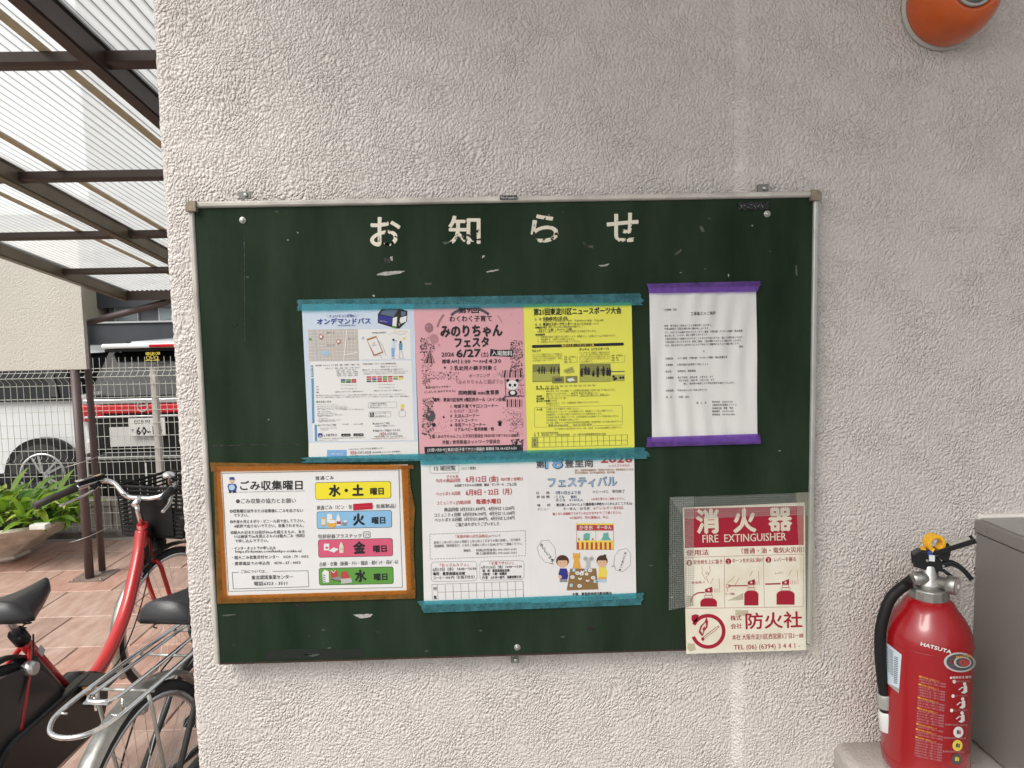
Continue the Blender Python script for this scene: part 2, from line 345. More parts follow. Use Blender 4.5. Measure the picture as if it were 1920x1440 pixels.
class Sheet:
    """print on one sheet; ox, oy, s: survey grid; pt(x, y, lift): point of the printed surface"""
    def __init__(s, ox, oy, sc, Y, parent, dish=None, surf=None):
        s.ox, s.oy, s.s, s.Y, s.parent, s.dish, s.surf = ox, oy, sc, Y, parent, dish, surf; s.acc = {}; s.lay = 0
    def pt(s, x, y, lift=.0003):
        if s.surf: return s.surf(s.ox + x / s.s, s.oy + y / s.s, lift)
        p = at(s.ox + x / s.s, s.oy + y / s.s, Y=s.Y)
        d = s.dish(p.x, p.z) if s.dish else 0
        p.y -= d + lift; return p
    def a(s, name, c): return s.acc.setdefault((name, c), MB())
    def poly(s, pts, c, lay=1, name='printed_shape'):
        P = [s.pt(x, y, .00025 * lay) for x, y in pts]; s.a(name, c).add(P, [tuple(range(len(P)))]); return s
    def rect(s, x0, y0, x1, y1, c, sk=0, lay=1, name='printed_shape', rx=0, side=0):
        # sk: rise per unit x; side: shift in x per unit y
        def q(x, y): return (x + (y - y0) * side, y - (x - x0) * sk)
        if rx:
            pts = []
            for cx, cy, a0 in ((x1 - rx, y0 + rx, -90), (x1 - rx, y1 - rx, 0), (x0 + rx, y1 - rx, 90), (x0 + rx, y0 + rx, 180)):
                for k in range(5):
                    a = R(a0 + 22.5 * k); pts.append(q(cx + rx * math.cos(a), cy + rx * math.sin(a)))
        else: pts = [q(x0, y0), q(x1, y0), q(x1, y1), q(x0, y1)]
        return s.poly(pts, c, lay, name)
    def line(s, pts, w, c, lay=1, closed=False, name='printed_line'):
        n = len(pts)
        for i in range(n if closed else n - 1):
            x0, y0 = pts[i]; x1, y1 = pts[(i + 1) % n]; dx, dy = x1 - x0, y1 - y0; l = math.hypot(dx, dy) or 1
            nx, ny = -dy / l * w / 2, dx / l * w / 2
            s.poly([(x0 + nx, y0 + ny), (x1 + nx, y1 + ny), (x1 - nx, y1 - ny), (x0 - nx, y0 - ny)], c, lay + (i % 2) * .1, name)
        return s
    def frame(s, x0, y0, x1, y1, w, c, sk=0, lay=1, rx=0, side=0):
        def q(x, y): return (x + (y - y0) * side, y - (x - x0) * sk)
        if rx:
            pts = []
            for cx, cy, a0 in ((x1 - rx, y0 + rx, -90), (x1 - rx, y1 - rx, 0), (x0 + rx, y1 - rx, 90), (x0 + rx, y0 + rx, 180)):
                for k in range(5):
                    a = R(a0 + 22.5 * k); pts.append(q(cx + rx * math.cos(a), cy + rx * math.sin(a)))
        else: pts = [q(x0, y0), q(x1, y0), q(x1, y1), q(x0, y1)]
        return s.line(pts, w, c, lay, True)
    def disc(s, cx, cy, rx, c, ry=None, lay=1, n=14, name='printed_shape'):
        ry = ry or rx
        return s.poly([(cx + rx * math.cos(2 * PI * k / n), cy + ry * math.sin(2 * PI * k / n)) for k in range(n)], c, lay, name)
    def ring(s, cx, cy, r, w, c, lay=1, n=28, a0=0, a1=360):
        m = MB(); P = []
        for k in range(n + 1):
            a = R(a0 + (a1 - a0) * k / n)
            for rr in (r - w / 2, r + w / 2): P.append(s.pt(cx + rr * math.cos(a), cy + rr * math.sin(a), .00025 * lay))
        s.a('printed_shape', c).add(P, [(2 * k, 2 * k + 1, 2 * k + 3, 2 * k + 2) for k in range(n)]); return s
    def T(s, text, x0, y0, x1, y1, h, c='k', bold=0, lay=2, res=1, name='lettering'):
        V, F = glyphs(text, 0, res)
        if not V: return s
        a = min(v[0] for v in V); b = max(v[0] for v in V)
        dx, dy = x1 - x0, y1 - y0; l = math.hypot(dx, dy); ux, uy = dx / l, dy / l
        bold = bold + .006 if bold < .018 else bold; k = h / .92 * bold
        for q, (bx, by) in enumerate(((0, 0),) if bold < .004 else ((-k, 0), (k, 0), (0, k), (0, -k), (0, 0)) if bold > .018 else ((-k, 0), (k, 0))):
            P = []
            for vx, vy in V:
                t = (vx - a) / (b - a); e = (vy - .38) / .92 * h + by
                P.append(s.pt(x0 + dx * t + uy * e + ux * bx, y0 + dy * t - ux * e + uy * bx, .00025 * lay + .00003 * q))
            s.a(name, c).add(P, F)
        return s
    def flush(s):
        for (name, c), m in s.acc.items(): m.build(name, ink(c), s.parent)['kind'] = 'stuff'

def quad_sheet(name, corners, Y, m, parent=None, dish=None, nu=1, nv=1, th=.0):
    """paper or tape: corners in photo survey pixels TL TR BR BL"""
    P = [at(x, y, Y=Y) for x, y in corners]
    def fn(u, v):
        p = (P[0] * (1 - u) + P[1] * u) * (1 - v) + (P[3] * (1 - u) + P[2] * u) * v
        if dish: p.y -= dish(p.x, p.z)
        return p
    g = MB().grid(fn, nu, nv)
    if th:
        b = MB(); V = list(g.v); n = len(V)
        g.v += [(x, y + th, z) for x, y, z in V]; nf = list(g.f)
        g.f += [tuple(i + n for i in reversed(f)) for f in nf]
        bd = [i for i in range(nu + 1)] + [(j + 1) * (nu + 1) + nu for j in range(nv)] + [nv * (nu + 1) + i for i in range(nu - 1, -1, -1)] + [j * (nu + 1) for j in range(nv - 1, 0, -1)]
        g.f += [(bd[k], bd[(k + 1) % len(bd)], bd[(k + 1) % len(bd)] + n, bd[k] + n) for k in range(len(bd))]
        g.sm = [True] * len(nf) * 2 + [False] * (len(g.f) - 2 * len(nf))
    return g.build(name, m, parent)

def torn_tape(name, m, Y, top, bot, left_jag, right_jag, parent=None, label=None, wave=.0003):
    """tape strip: centre line ends top=(x0,y0,x1,y1) upper edge, bot lower edge (photo survey), ragged ends"""
    def edge(a, b, jag, n=6):
        return [(a[0] + (b[0] - a[0]) * k / n + (jag[k % len(jag)] if 0 < k < n else 0), a[1] + (b[1] - a[1]) * k / n) for k in range(n + 1)]
    L = edge((top[0], top[1]), (bot[0], bot[1]), left_jag); Rr = edge((top[2], top[3]), (bot[2], bot[3]), right_jag)
    n = 6; nu = 24; g = MB(); V = []; rnd = random.Random(sum(map(ord, name)) + int(top[0]))
    for j in range(n + 1):
        for i in range(nu + 1):
            u = i / nu; x = L[j][0] * (1 - u) + Rr[j][0] * u; y = L[j][1] * (1 - u) + Rr[j][1] * u
            p = at(x, y, Y=Y); p.y -= wave * (1 + math.sin(x * .21 + j * .8)) + rnd.random() * .0002
            V.append(p)
    g.add(V, [(j * (nu + 1) + i, j * (nu + 1) + i + 1, (j + 1) * (nu + 1) + i + 1, (j + 1) * (nu + 1) + i) for j in range(n) for i in range(nu)], True)
    return g.build(name, m, parent, label=label)

# ================================================================== SETTING
MB().box(-40, -30, -.25, 40, 60, -.035).build('ground', M_GROUND)['kind'] = 'structure'
MB().box(-9, 4.62, -.03, 9, 14, 0.0).build('parking_lot', M_CONC)['kind'] = 'structure'
MB().box(-.58, -7, -.03, 6, -.03, 0.0).build('entrance_floor', M_GROUND)['kind'] = 'structure'

pav = MB().box(-5.4, -.6, -.034, -.62, 4.46, -.012).build('tiled_paving', mat('tile_joint_mortar', (.10, .075, .065), .95, var=.2, vscale=30)); pav['kind'] = 'structure'
TW, TD = .555, .424
tile_meshes = []
for k in range(6):
    rnd = random.Random(k); g = MB(); w, d = TW - .007, TD - .007; c = .004; h = .0
    V = [(-w / 2, -d / 2, -.02), (w / 2, -d / 2, -.02), (w / 2, d / 2, -.02), (-w / 2, d / 2, -.02)]
    V += [(-w / 2, -d / 2, -c), (w / 2, -d / 2, -c), (w / 2, d / 2, -c), (-w / 2, d / 2, -c)]
    V += [(-w / 2 + c, -d / 2 + c, h), (w / 2 - c, -d / 2 + c, h), (w / 2 - c, d / 2 - c, h), (-w / 2 + c, d / 2 - c, h)]
    g.add(V, [(0, 1, 5, 4), (1, 2, 6, 5), (2, 3, 7, 6), (3, 0, 4, 7), (4, 5, 9, 8), (5, 6, 10, 9), (6, 7, 11, 10), (7, 4, 8, 11), (8, 9, 10, 11)])
    tile_meshes.append(g.mesh('tile', M_TILES[k % 3]))
rnd = random.Random(3)
for j in range(-3, 9):
    for i in range(-5, 3):
        o = bpy.data.objects.new('tile', rnd.choice(tile_meshes)); COL.objects.link(o); o.parent = pav
        x = -2.315 + (i + .5) * TW + (TW / 2 if j % 2 else 0); y = 2.0 + (j - 2 + .5) * TD - .012
        if x > -.9 or y > 4.4: bpy.data.objects.remove(o); continue
        o.location = (x, y, -rnd.random() * .0015); o.rotation_euler = (rnd.uniform(-.002, .002), rnd.uniform(-.002, .002), 0)

# ------------------------------------------------------------------ the painted wall with its pillar and ledge
wall = thing('stucco_wall', 'warm white textured stucco wall carrying the green notice board', 'wall', (0, 0, 0))
# plan profile (x, y) from the back of the pillar round to the right
prof = [(-.615, .55)] + [(-.621, y / 100) for y in (45, 30, 20, 10, 5, 3, 2, 1.4)]
prof += [(-.621 + .012 * (1 - math.cos(R(a))), .012 - .012 * math.sin(R(a))) for a in (15, 30, 45, 60, 75, 90)]
prof += [(-.60, 0), (-.58, 0)] + [(-.58 + 1.02 * k / 8, 0) for k in range(1, 9)]
prof += [(.4585, .0), (.4602, -.0001), (.4608, -.0007), (.4680, -.0070), (.4750, -.0126), (.4775, -.0137), (.4800, -.014), (.496, -.014), (.55, -.014), (.8, -.014), (1.3, -.014), (2.4, -.014)]
rnd = random.Random(11); V = []; nz = 900; z0, z1 = 0.0, 3.2
import mathutils
for j in range(nz + 1):
    z = z0 + (z1 - z0) * j / nz
    for (x, y) in prof:
        dx = dy = 0
        if x < -.575 and y < .2:
            nv = mathutils.noise.noise(Vector((x * 120, y * 120, z * 95))) + .5 * mathutils.noise.noise(Vector((x * 260, y * 260, z * 220)))
            dx = -.0016 * nv; dy = -.0009 * nv
            dx += .002 * mathutils.noise.noise(Vector((3, 1, z * 7)))
        if .462 < x < .472:
            dy = -.0028 * mathutils.noise.noise(Vector((x * 60, 2, z * 75)))
        V.append((x + dx, y + dy, z))
npf = len(prof)
g = MB().add(V, [(j * npf + i, j * npf + i + 1, (j + 1) * npf + i + 1, (j + 1) * npf + i) for j in range(nz) for i in range(npf - 1)], True)
g.build('wall_face', M_WALL, wall)
MB().box(-.60, .03, 0, 2.4, .5, 3.2).build('wall_core', M_WALL, wall)
# ledge under the extinguisher, rounded front and left end
lg = MB()
LZ = .842
def ledge_outline(r):
    pts = [(.665 - r, -.0145)]
    pts += [(.765 - r + 0 + .06 * (1 - math.cos(R(a))) - .10 + .0, -.22 - .06 * math.sin(R(a)) - r) for a in (0, 30, 60, 90)]
    return pts + [(1.6, -.28 - r), (1.6, -.0145)]
sec = [(-.022, LZ), (-.014, LZ - .0012), (-.007, LZ - .004), (-.002, LZ - .010), (.0, LZ - .018), (.0, LZ - .84)]
outs = [ledge_outline(r) for r, z in sec]; n = len(outs[0]); V = []
for (r, z), o_ in zip(sec, outs): V += [(x, y, z) for x, y in o_]
lg.add(V, [tuple(range(n))] + [(a * n + i, a * n + (i + 1) % n, (a + 1) * n + (i + 1) % n, (a + 1) * n + i) for a in range(len(sec) - 1) for i in range(n)], True)
lo = lg.build('ledge', M_LEDGE, wall)
bmx = bmesh.new(); bmx.from_mesh(lo.data); bmesh.ops.recalc_face_normals(bmx, faces=bmx.faces); bmx.to_mesh(lo.data); bmx.free()

slab = MB().box(-1.05, -1.55, 3.2, 3.4, .05, 3.4).build('wall_shading_slab', M_LEDGE); slab['kind'] = 'structure'  # unseen slab, added and sized to keep sky light off the wall
# ------------------------------------------------------------------ taupe metal cabinet right of the extinguisher
cab = thing('metal_cabinet', 'taupe painted metal cabinet standing against the wall right of the red extinguisher', 'cabinet', (1.35, -.3, 0))
CX, CT = .940, 1.300
def lbox(m, x0, y0, z0, x1, y1, z1): return m.box(x0 - 1.35, y0 + .3, z0, x1 - 1.35, y1 + .3, z1)
lbox(MB(), CX, -.62, .845, 1.8, -.0165, CT - .030).build('cabinet_body', M_CAB, cab, .003)
lbox(MB(), CX - .004, -.63, CT - .028, 1.81, -.0162, CT - .002).build('top_lip', M_CAB, cab, .003)
lbox(MB(), CX + .004, -.62, CT - .0015, 1.8, -.024, CT + .001).build('cabinet_top', M_CABT, cab)
MB().tube([(CX - 1.35, .3 - .0165, CT + .001), (1.8 - 1.35, .3 - .0165, CT + .001)], .006, 8).build('caulk_bead', M_LEDGE, cab)
for y_ in (-.05, -.20, -.35, -.50):
    MB().lathe([(.004, 0), (.0032, .0012)], (CX - .004 - 1.35, y_ + .3, CT - .015), (-1, 0, 0), 10).build('rivet', M_CAB, cab)
lbox(MB(), CX - .0015, -.595, .86, CX + .001, -.590, CT - .034).build('panel_seam', M_DARKM, cab)
lbox(MB(), CX + .01, -.6, -.0, 1.79, -.30, .842).build('plinth', M_CAB, cab)

# ================================================================== NOTICE BOARD
BF = -.034                                     # front plane of the green panel
TL, TR = at(357, 383, Y=BF), at(1528, 366, Y=BF)
BL, BR = at(408, 1243, Y=BF), at(1520, 1209, Y=BF)
bx0, bx1, bz1, bz0 = (TL.x + BL.x) / 2 - .0, (TR.x + BR.x) / 2, (TL.z + TR.z) / 2, (BL.z + BR.z) / 2
board = thing('notice_board', 'dark green notice board with worn white frame and painted white heading', 'notice board', ((bx0 + bx1) / 2, -.02, bz0))
bo = Vector(board.location)
class LMB(MB):
    """mesh written in world coordinates under a thing standing at o"""
    def __init__(s, o): super().__init__(); s.o = Vector(o)
    def build(s, name, m, parent=None, bevel=0, label=None):
        s.v = [tuple(Vector(v) - s.o) for v in s.v]; return MB.build(s, name, m, parent, bevel, label)
BM = lambda: LMB(bo)
BM().box(bx0, BF, bz0, bx1, -.0205, bz1).build('panel', M_GREEN, board)
BM().box(bx0 + .004, BF - .001, bz0 - .0035, bx1 - .02, -.02, bz0 - .0005).build('bottom_edge', mat('rotten_wood_edge', (.035, .018, .010), .9, var=.4, vscale=60), board)
# frame: rounded rail on top, stiles left and right
def rail(p0, p1, w, d, name, m):
    # section: rounded front; w across, d depth
    a, b = Vector(p0), Vector(p1); ax = (b - a).normalized(); up = Vector((0, 1, 0)).cross(ax).normalized(); f = Vector((0, -1, 0))
    sec = [(-w / 2, -.004), (-w / 2, d * .55), (-w * .38, d * .85), (-w * .2, d), (w * .2, d), (w * .38, d * .85), (w / 2, d * .55), (w / 2, -.004)]
    g = BM(); n = len(sec)
    V = [p + up * s_ + f * h for p in (a, b) for s_, h in sec]
    g.add(V, [tuple(range(n)), tuple(range(n, 2 * n))[::-1]] + [(i, (i + 1) % n, n + (i + 1) % n, n + i) for i in range(n)])
    g.build(name, m, board, .0008)
rail((bx0 + .008, BF + .004, bz1 - .000), (bx1 - .010, BF + .004, bz1 - .000), .0118, .010, 'top_rail', M_ALU)
rail((bx0 + .0002, BF + .004, bz0 - .001), (bx0 + .0002, BF + .004, bz1 - .008), .0108, .008, 'side_rail', M_ALU)
rail((bx1 - .0005, BF + .004, bz0 + .005), (bx1 - .0005, BF + .004, bz1 - .010), .0112, .009, 'side_rail', M_ALU2)
for sx, x in ((-1, bx0), (1, bx1)):
    g = BM(); r = .0095
    pts = []
    cx = x + (.003 if sx < 0 else -.003); cz = bz1 - .003
    for a in range(0, 91, 15): pts.append((cx + sx * r * math.cos(R(a)), cz + r * math.sin(R(a))))
    pts += [(cx - sx * .010, cz + r), (cx - sx * .010, cz - .010), (cx + sx * r, cz - .010)]
    P = [(px, BF - .0105, pz) for px, pz in pts]
    g.prism(P if sx > 0 else P[::-1], (0, .02, 0)); g.build('corner_cap', M_YELL, board, .001)
# brackets with their screws
for (x, y, w, h) in ((459.5, 366, .022, .014), (1430, 354, .020, .016), (965.5, 1237, .016, .012)):
    p = at(x, y, Y=-.018)
    br = BM().box(p.x - w / 2, -.020 if x < 1400 else -.022, p.z - h / 2, p.x + w / 2, -.0165 if x < 1400 else -.0145, p.z + h / 2).build('bracket', mat('tarnished_bracket', (.20, .20, .185), .45, .5), board, .0006)
    q = Vector((p.x + .002, -.020 if x < 1400 else -.022, p.z))
    BM().lathe([(.0045, 0), (.0045, .001), (.003, .003), (.0012, .0031)], q, (0, -1, 0), 12).build('screw', M_STEEL, br)
for x, y in ((455, 413), (1438.5, 401), (970, 1214)):
    p = at(x, y, Y=BF)
    BM().lathe([(.0065, 0), (.0060, .0008), (.0042, .001)], p, (0, -1, 0), 16).build('screw_washer', M_STEEL, board)
    BM().lathe([(.0038, .001), (.0034, .0028), (.001, .003)], p, (0, -1, 0), 12).build('screw', M_STEEL, board)
for x, y in ((439, 608), (1460, 855)):
    p = at(x, y, Y=BF); BM().lathe([(.0055, -.0), (.005, .0005), (.0045, .0003)], p, (0, -1, 0), 16).build('plugged_hole', M_GREEN, board)

class BSheet(Sheet):
    def flush(s):
        for (name, c), m in s.acc.items():
            g = LMB(s.parent.location if s.parent else (0, 0, 0)); g.v, g.f, g.sm = m.v, m.f, m.sm
            g.build(name, s.mats.get(c) if hasattr(s, 'mats') and c in s.mats else ink(c), s.parent)['kind'] = 'stuff'
# heading painted on the board, flaking
M_FLAKE = mat('flaking_white_paint', (.66, .60, .47), .6, col2=(.72, .67, .56), vscale=12)
nt = M_FLAKE.node_tree
nz_ = nt.nodes.new('ShaderNodeTexNoise'); nz_.inputs['Scale'].default_value = 75; nz_.inputs['Detail'].default_value = 6; nz_.inputs['Roughness'].default_value = .65
tc_ = nt.nodes.new('ShaderNodeTexCoord'); nt.links.new(tc_.outputs['Object'], nz_.inputs['Vector'])
sp_ = nt.nodes.new('ShaderNodeSeparateXYZ'); nt.links.new(tc_.outputs['Object'], sp_.inputs[0])
mr_ = nt.nodes.new('ShaderNodeMapRange'); mr_.inputs[1].default_value = .835; mr_.inputs[2].default_value = .785; mr_.inputs[3].default_value = -.12; mr_.inputs[4].default_value = .055
nt.links.new(sp_.outputs['Z'], mr_.inputs[0])
ad_ = nt.nodes.new('ShaderNodeMath'); ad_.operation = 'ADD'; nt.links.new(nz_.outputs['Fac'], ad_.inputs[0]); nt.links.new(mr_.outputs[0], ad_.inputs[1])
lt_ = nt.nodes.new('ShaderNodeMath'); lt_.operation = 'LESS_THAN'; lt_.inputs[1].default_value = .525
nt.links.new(ad_.outputs[0], lt_.inputs[0]); nt.links.new(lt_.outputs[0], nt.nodes['Principled BSDF'].inputs['Alpha'])
S = BSheet(660, 340, 3.3103, BF, board); S.mats = {'F': M_FLAKE}
for ch, x0, x1, y0, y1, yd in (('お', 112, 302, 222, 405, 0), ('知', 598, 798, 213, 395, 0), ('ら', 1108, 1282, 205, 380, 0), ('せ', 1580, 1778, 195, 378, 0)):
    V, F = glyphs(ch, 0, 4)
    a, b = min(v[0] for v in V), max(v[0] for v in V); c, d = min(v[1] for v in V), max(v[1] for v in V)
    g = BM(); kb = 3.8
    for q, (kx, ky) in enumerate([(kb * math.cos(PI * t / 4), kb * math.sin(PI * t / 4)) for t in range(8)] + [(0, 0)]):
        g.add([S.pt(x0 + kb + (x1 - x0 - 2 * kb) * (vx - a) / (b - a) + kx, y1 - kb - (y1 - y0 - 2 * kb) * (vy - c) / (d - c) + ky, .0004 + .00003 * q) for vx, vy in V], F)
    g.build('painted_character', M_FLAKE, board)
# name plate on the top rail
p0, p1 = at(937, 366.5, Y=BF - .009), at(970, 373.5, Y=BF - .009)
pl = BM().box(p0.x, BF - .0088, p1.z, p1.x, BF - .0074, p0.z).build('maker_plate', M_BLACK, board)
s2 = BSheet(660, 340, 3.3103, BF - .0088, board); s2.T('Nichigaku', 924, 99.5, 1020, 98.5, 19, 'w'); s2.flush()
# scuffs: patches where the board surface is torn
M_SCUFF = mat('torn_board_face', (.36, .35, .32), .9, var=.3, vscale=200)
M_SCUFF2 = mat('rubbed_board_face', (.07, .08, .065), .8, var=.4, vscale=150)
M_SOOT = mat('dark_glue_residue', (.010, .009, .009), .35, bump=.002, bscale=150)
def scuff(pts, m, name='torn_patch', ox=660, oy=340, s=3.3103):
    rr = random.Random(int(pts[0][0]))
    out = []
    for i in range(len(pts)):
        a, b = pts[i], pts[(i + 1) % len(pts)]
        for k in range(4):
            t = k / 4; out.append((a[0] + (b[0] - a[0]) * t + rr.uniform(-2, 2), a[1] + (b[1] - a[1]) * t + rr.uniform(-1.6, 1.6)))
    g = BM(); g.add([at(ox + x / s, oy + y / s, Y=BF - .0003) for x, y in out], [tuple(range(len(out)))]); g.build(name, m, board)
scuff([(150, 578), (205, 560), (328, 556), (300, 572), (215, 584), (160, 584)], M_SCUFF)
scuff([(832, 560), (870, 551), (912, 546), (905, 555), (838, 567)], M_SCUFF)
scuff([(1530, 521), (1562, 518), (1602, 509), (1578, 526), (1545, 528)], M_SCUFF)
scuff([(238, 468), (254, 466), (252, 494), (240, 490)], M_SCUFF)
scuff([(808, 462), (826, 458), (822, 470), (806, 478)], M_SCUFF)
scuff([(1460, 395), (1500, 398), (1496, 416), (1470, 410)], M_SCUFF2)
scuff([(126, 704), (140, 706), (142, 718), (132, 716)], M_SCUFF)
scuff([(200, 478), (236, 470), (240, 505), (196, 512)], M_SOOT)
scuff([(1430, 372), (1455, 385), (1480, 400), (1440, 400)], M_SOOT)
scuff([(560, 380), (625, 366), (612, 378), (580, 392)], M_SCUFF2)
scuff([(450, 630), (495, 628), (488, 644), (455, 642)], M_SCUFF2)
scuff([(590, 152), (640, 148), (668, 150), (655, 162), (615, 165)], M_SCUFF, ox=380, oy=1080, s=2.087)
scuff([(360, 110), (400, 108), (398, 122), (365, 124)], M_SOOT, ox=380, oy=1080, s=2.087)
scuff([(255, 298), (330, 286), (632, 284), (636, 316), (250, 330)], mat('glossy_dark_stain', (.010, .014, .010), .3), ox=380, oy=1080, s=2.087)
scuff([(390, 305), (430, 300), (470, 308), (420, 316)], M_SCUFF2, ox=380, oy=1080, s=2.087)
scuff([(1400, 235), (1420, 236), (1415, 242), (1402, 240)], M_SCUFF2, ox=380, oy=1080, s=2.087)
scuff([(75, 152), (130, 148), (128, 153), (80, 158)], M_SCUFF2, ox=380, oy=1080, s=2.087)
scuff([(1868, 205), (1880, 210), (1884, 285), (1870, 290)], M_SOOT, ox=380, oy=1080, s=2.087)
scuff([(1505, 200), (1530, 196), (1535, 212), (1510, 216)], M_SOOT, ox=380, oy=1080, s=2.087)
scuff([(590, 465), (620, 470), (636, 515), (612, 520)], M_SCUFF2, ox=1180, oy=320, s=4.5)
scuff([(380, 705), (436, 660), (440, 676), (392, 714)], M_SCUFF2, ox=1180, oy=320, s=4.5)
scuff([(832, 872), (842, 874), (840, 900), (832, 896)], M_SCUFF, ox=1180, oy=320, s=4.5)
scuff([(1400, 800), (1415, 802), (1420, 890), (1406, 888)], M_SCUFF2, ox=1180, oy=320, s=4.5)
rnd = random.Random(5)
for k in range(46):
    x, y = rnd.uniform(375, 1505), rnd.uniform(395, 1230); r = rnd.uniform(.5, 2.2)
    if 395 < x < 790 and 850 < y < 1140: continue
    scuff([(x - r * 2, y), (x, y - r * .6), (x + r * 2, y + rnd.uniform(-1, 1)), (x, y + r * .6)] , M_SCUFF2, 'scratch', 0, 0, 1.0) if k % 3 else scuff([(x, y), (x + 1.2, y), (x + 1, y + 1.2), (x, y + 1)], M_SCUFF, 'chip', 0, 0, 1.0)
g = BM(); g.add([at(x, y, Y=BF - .0002) for x, y in ((378, 836), (470, 833), (566, 833), (566, 834.5), (470, 835), (378, 838.5))], [(0, 1, 2, 3, 4, 5)]); g.build('dark_seam', M_SOOT, board)
g = BM(); g.add([at(x, y, Y=BF - .0002) for x, y in ((457, 440), (458.2, 440), (460, 640), (458.5, 640))], [(0, 1, 2, 3)]); g.build('dark_seam', M_SOOT, board)
# residue of black tape near the top right corner
g = BM(); P0, P1 = at(1384, 380, Y=BF), at(1440, 393, Y=BF)
g.grid(lambda u, v: (P0.x + (P1.x - P0.x) * u + .001 * math.sin(v * 9 + u * 3), BF - .0012 - .0016 * abs(math.sin(u * 17 + v * 4)), P0.z + (P1.z - P0.z) * v - .004 * u * 0 + .001 * math.sin(u * 21)), 16, 5)
g.build('tape_residue', M_BLACK, board)
for k in range(7):
    q = at(1388 + k * 6.5, 384 + (k % 3) * 2, Y=BF - .003); q2 = at(1391 + k * 6.5, 390 - (k % 2) * 6, Y=BF - .003)
    BM().tube([q, (q + q2) / 2 + Vector((.001, -.0006, 0)), q2], .0004, 5).build('tape_fold', M_SCUFF, board)

# ================================================================== SHEETS ON THE BOARD
def sheet_thing(name, label, cat, corners, Y, m, group=None, dish=None, nu=1, nv=1):
    P = [at(x, y, Y=Y) for x, y in corners]; c = sum(P, Vector()) / 4
    t = thing(name, label, cat, (c.x, Y, min(P[2].z, P[3].z)), group=group)
    def fn(u, v):
        p = (P[0] * (1 - u) + P[1] * u) * (1 - v) + (P[3] * (1 - u) + P[2] * u) * v
        if dish: p.y -= dish(p.x, p.z)
        return p
    LMB(t.location).grid(fn, nu, nv).build('paper', m, t)
    return t
def tape(name, label, m, Y, top, bot, lj, rj):
    o = torn_tape(name, m, Y, top, bot, lj, rj); tag(o, label, 'tape')
    me = o.data; c = sum((v.co for v in me.vertices), Vector()) / len(me.vertices)
    for v in me.vertices: v.co -= c
    o.location = c; return o
PY = BF - .0008

# ---- A: on-demand bus leaflet (pale blue)
A = sheet_thing('bus_leaflet', 'pale blue on-demand bus leaflet with map and van picture, top left of the taped row', 'leaflet', ((565.5, 570), (776, 570), (785, 861), (580, 858)), PY, M_PBLUE)
S = BSheet(560, 550, 4.5, PY, A)
S.T('＼ちょいキョリ移動に／', 232, 193, 508, 188, 26, 'n', .01); S.T('オンデマンドバス', 156, 238, 606, 232, 50, 'n', .035, res=2); S.T('ON DEMAND BUS', 325, 271, 478, 269, 17, 'n')
# van picture
S.poly([(668, 178), (700, 130), (850, 125), (918, 150), (914, 235), (850, 298), (820, 296), (668, 250)], 'k', 1)
S.poly([(676, 184), (795, 205), (790, 268), (674, 242)], 'nv', 2); S.poly([(702, 150), (745, 135), (838, 140), (800, 200), (690, 176)], 'slate', 2)
S.poly([(795, 208), (832, 196), (824, 285), (790, 288)], 'w', 2); S.poly([(856, 205), (912, 190), (906, 238), (850, 262)], 'w', 2)
S.disc(848, 262, 14, 'k', 26, 3); S.disc(850, 262, 6, 'g', 13, 4); S.poly([(865, 150), (905, 158), (900, 185), (866, 195)], 'slate', 3); S.T('METRO', 688, 234, 748, 240, 14, 'lg', lay=4); S.rect(790, 274, 818, 292, 'gr', lay=3)
# map
S.rect(80, 306, 500, 572, 'map', .012, side=.03, lay=1)
for k in range(13): S.line([(100 + k * 31, 306), (106 + k * 31 + (k % 3) * 3, 568)], 2.4, 'w', 2)
for k in range(9): S.line([(84, 330 + k * 28), (502, 322 + k * 28 - (k % 2) * 4)], 2.4, 'w', 2.3)
S.line([(405, 305), (395, 430), (380, 568)], 8, 'w', 2.6); S.line([(130, 310), (158, 568)], 5, 'sky', 2.6); S.line([(380, 520), (500, 496)], 8, 'w', 2.8)
S.disc(225, 503, 40, 'bl2', 18, 3); S.rect(88, 378, 108, 398, 'gr', lay=3)
for x, y in ((189, 365), (336, 405)):
    S.poly([(x - 16, y + 2), (x + 16, y + 2), (x, y + 28)], 'r', 4.3); S.disc(x, y, 18, 'r', lay=4.6); S.disc(x, y, 12, 'w', lay=5)
S.T('豊新一丁目', 236, 331, 298, 329, 15, 'k2'); S.T('豊里七丁目', 415, 381, 482, 380, 14, 'k2'); S.T('豊里二丁目', 238, 440, 302, 437, 15, 'k2')
S.rect(500, 304, 945, 560, 'w', .01, side=.02, lay=1)
S.poly([(573, 386), (655, 358), (715, 500), (632, 530)], 'brn', 2); S.poly([(582, 400), (655, 374), (704, 492), (640, 515)], 'w', 2.6)
S.ring(634, 422, 8, 2.5, 'k2', 3); S.T('予約完了', 615, 443, 660, 436, 10, 'k2', lay=3)
for r in (8, 16, 24): S.ring(556, 388, r, 3, 'b', 2, 8, 180, 260)
S.line([(680, 405), (712, 450), (738, 528)], 2.5, 'k2', 2); S.line([(640, 530), (690, 520), (700, 550)], 2.5, 'k2', 2)
S.T('予約時刻に乗車場所へ', 616, 334, 745, 330, 14, 'k2'); S.line([(756, 352), (800, 332), (850, 350), (905, 340)], 2, 'g', 2); S.rect(800, 316, 920, 330, 'cream', lay=1.5)
S.disc(800, 392, 10, 'k', lay=2.4); S.poly([(788, 402), (812, 402), (818, 460), (782, 460)], 'ltb', 2); S.poly([(782, 460), (810, 460), (806, 540), (784, 538)], 'b', 2.2); S.line([(812, 400), (826, 395), (822, 412)], 3, 'k2', 2)
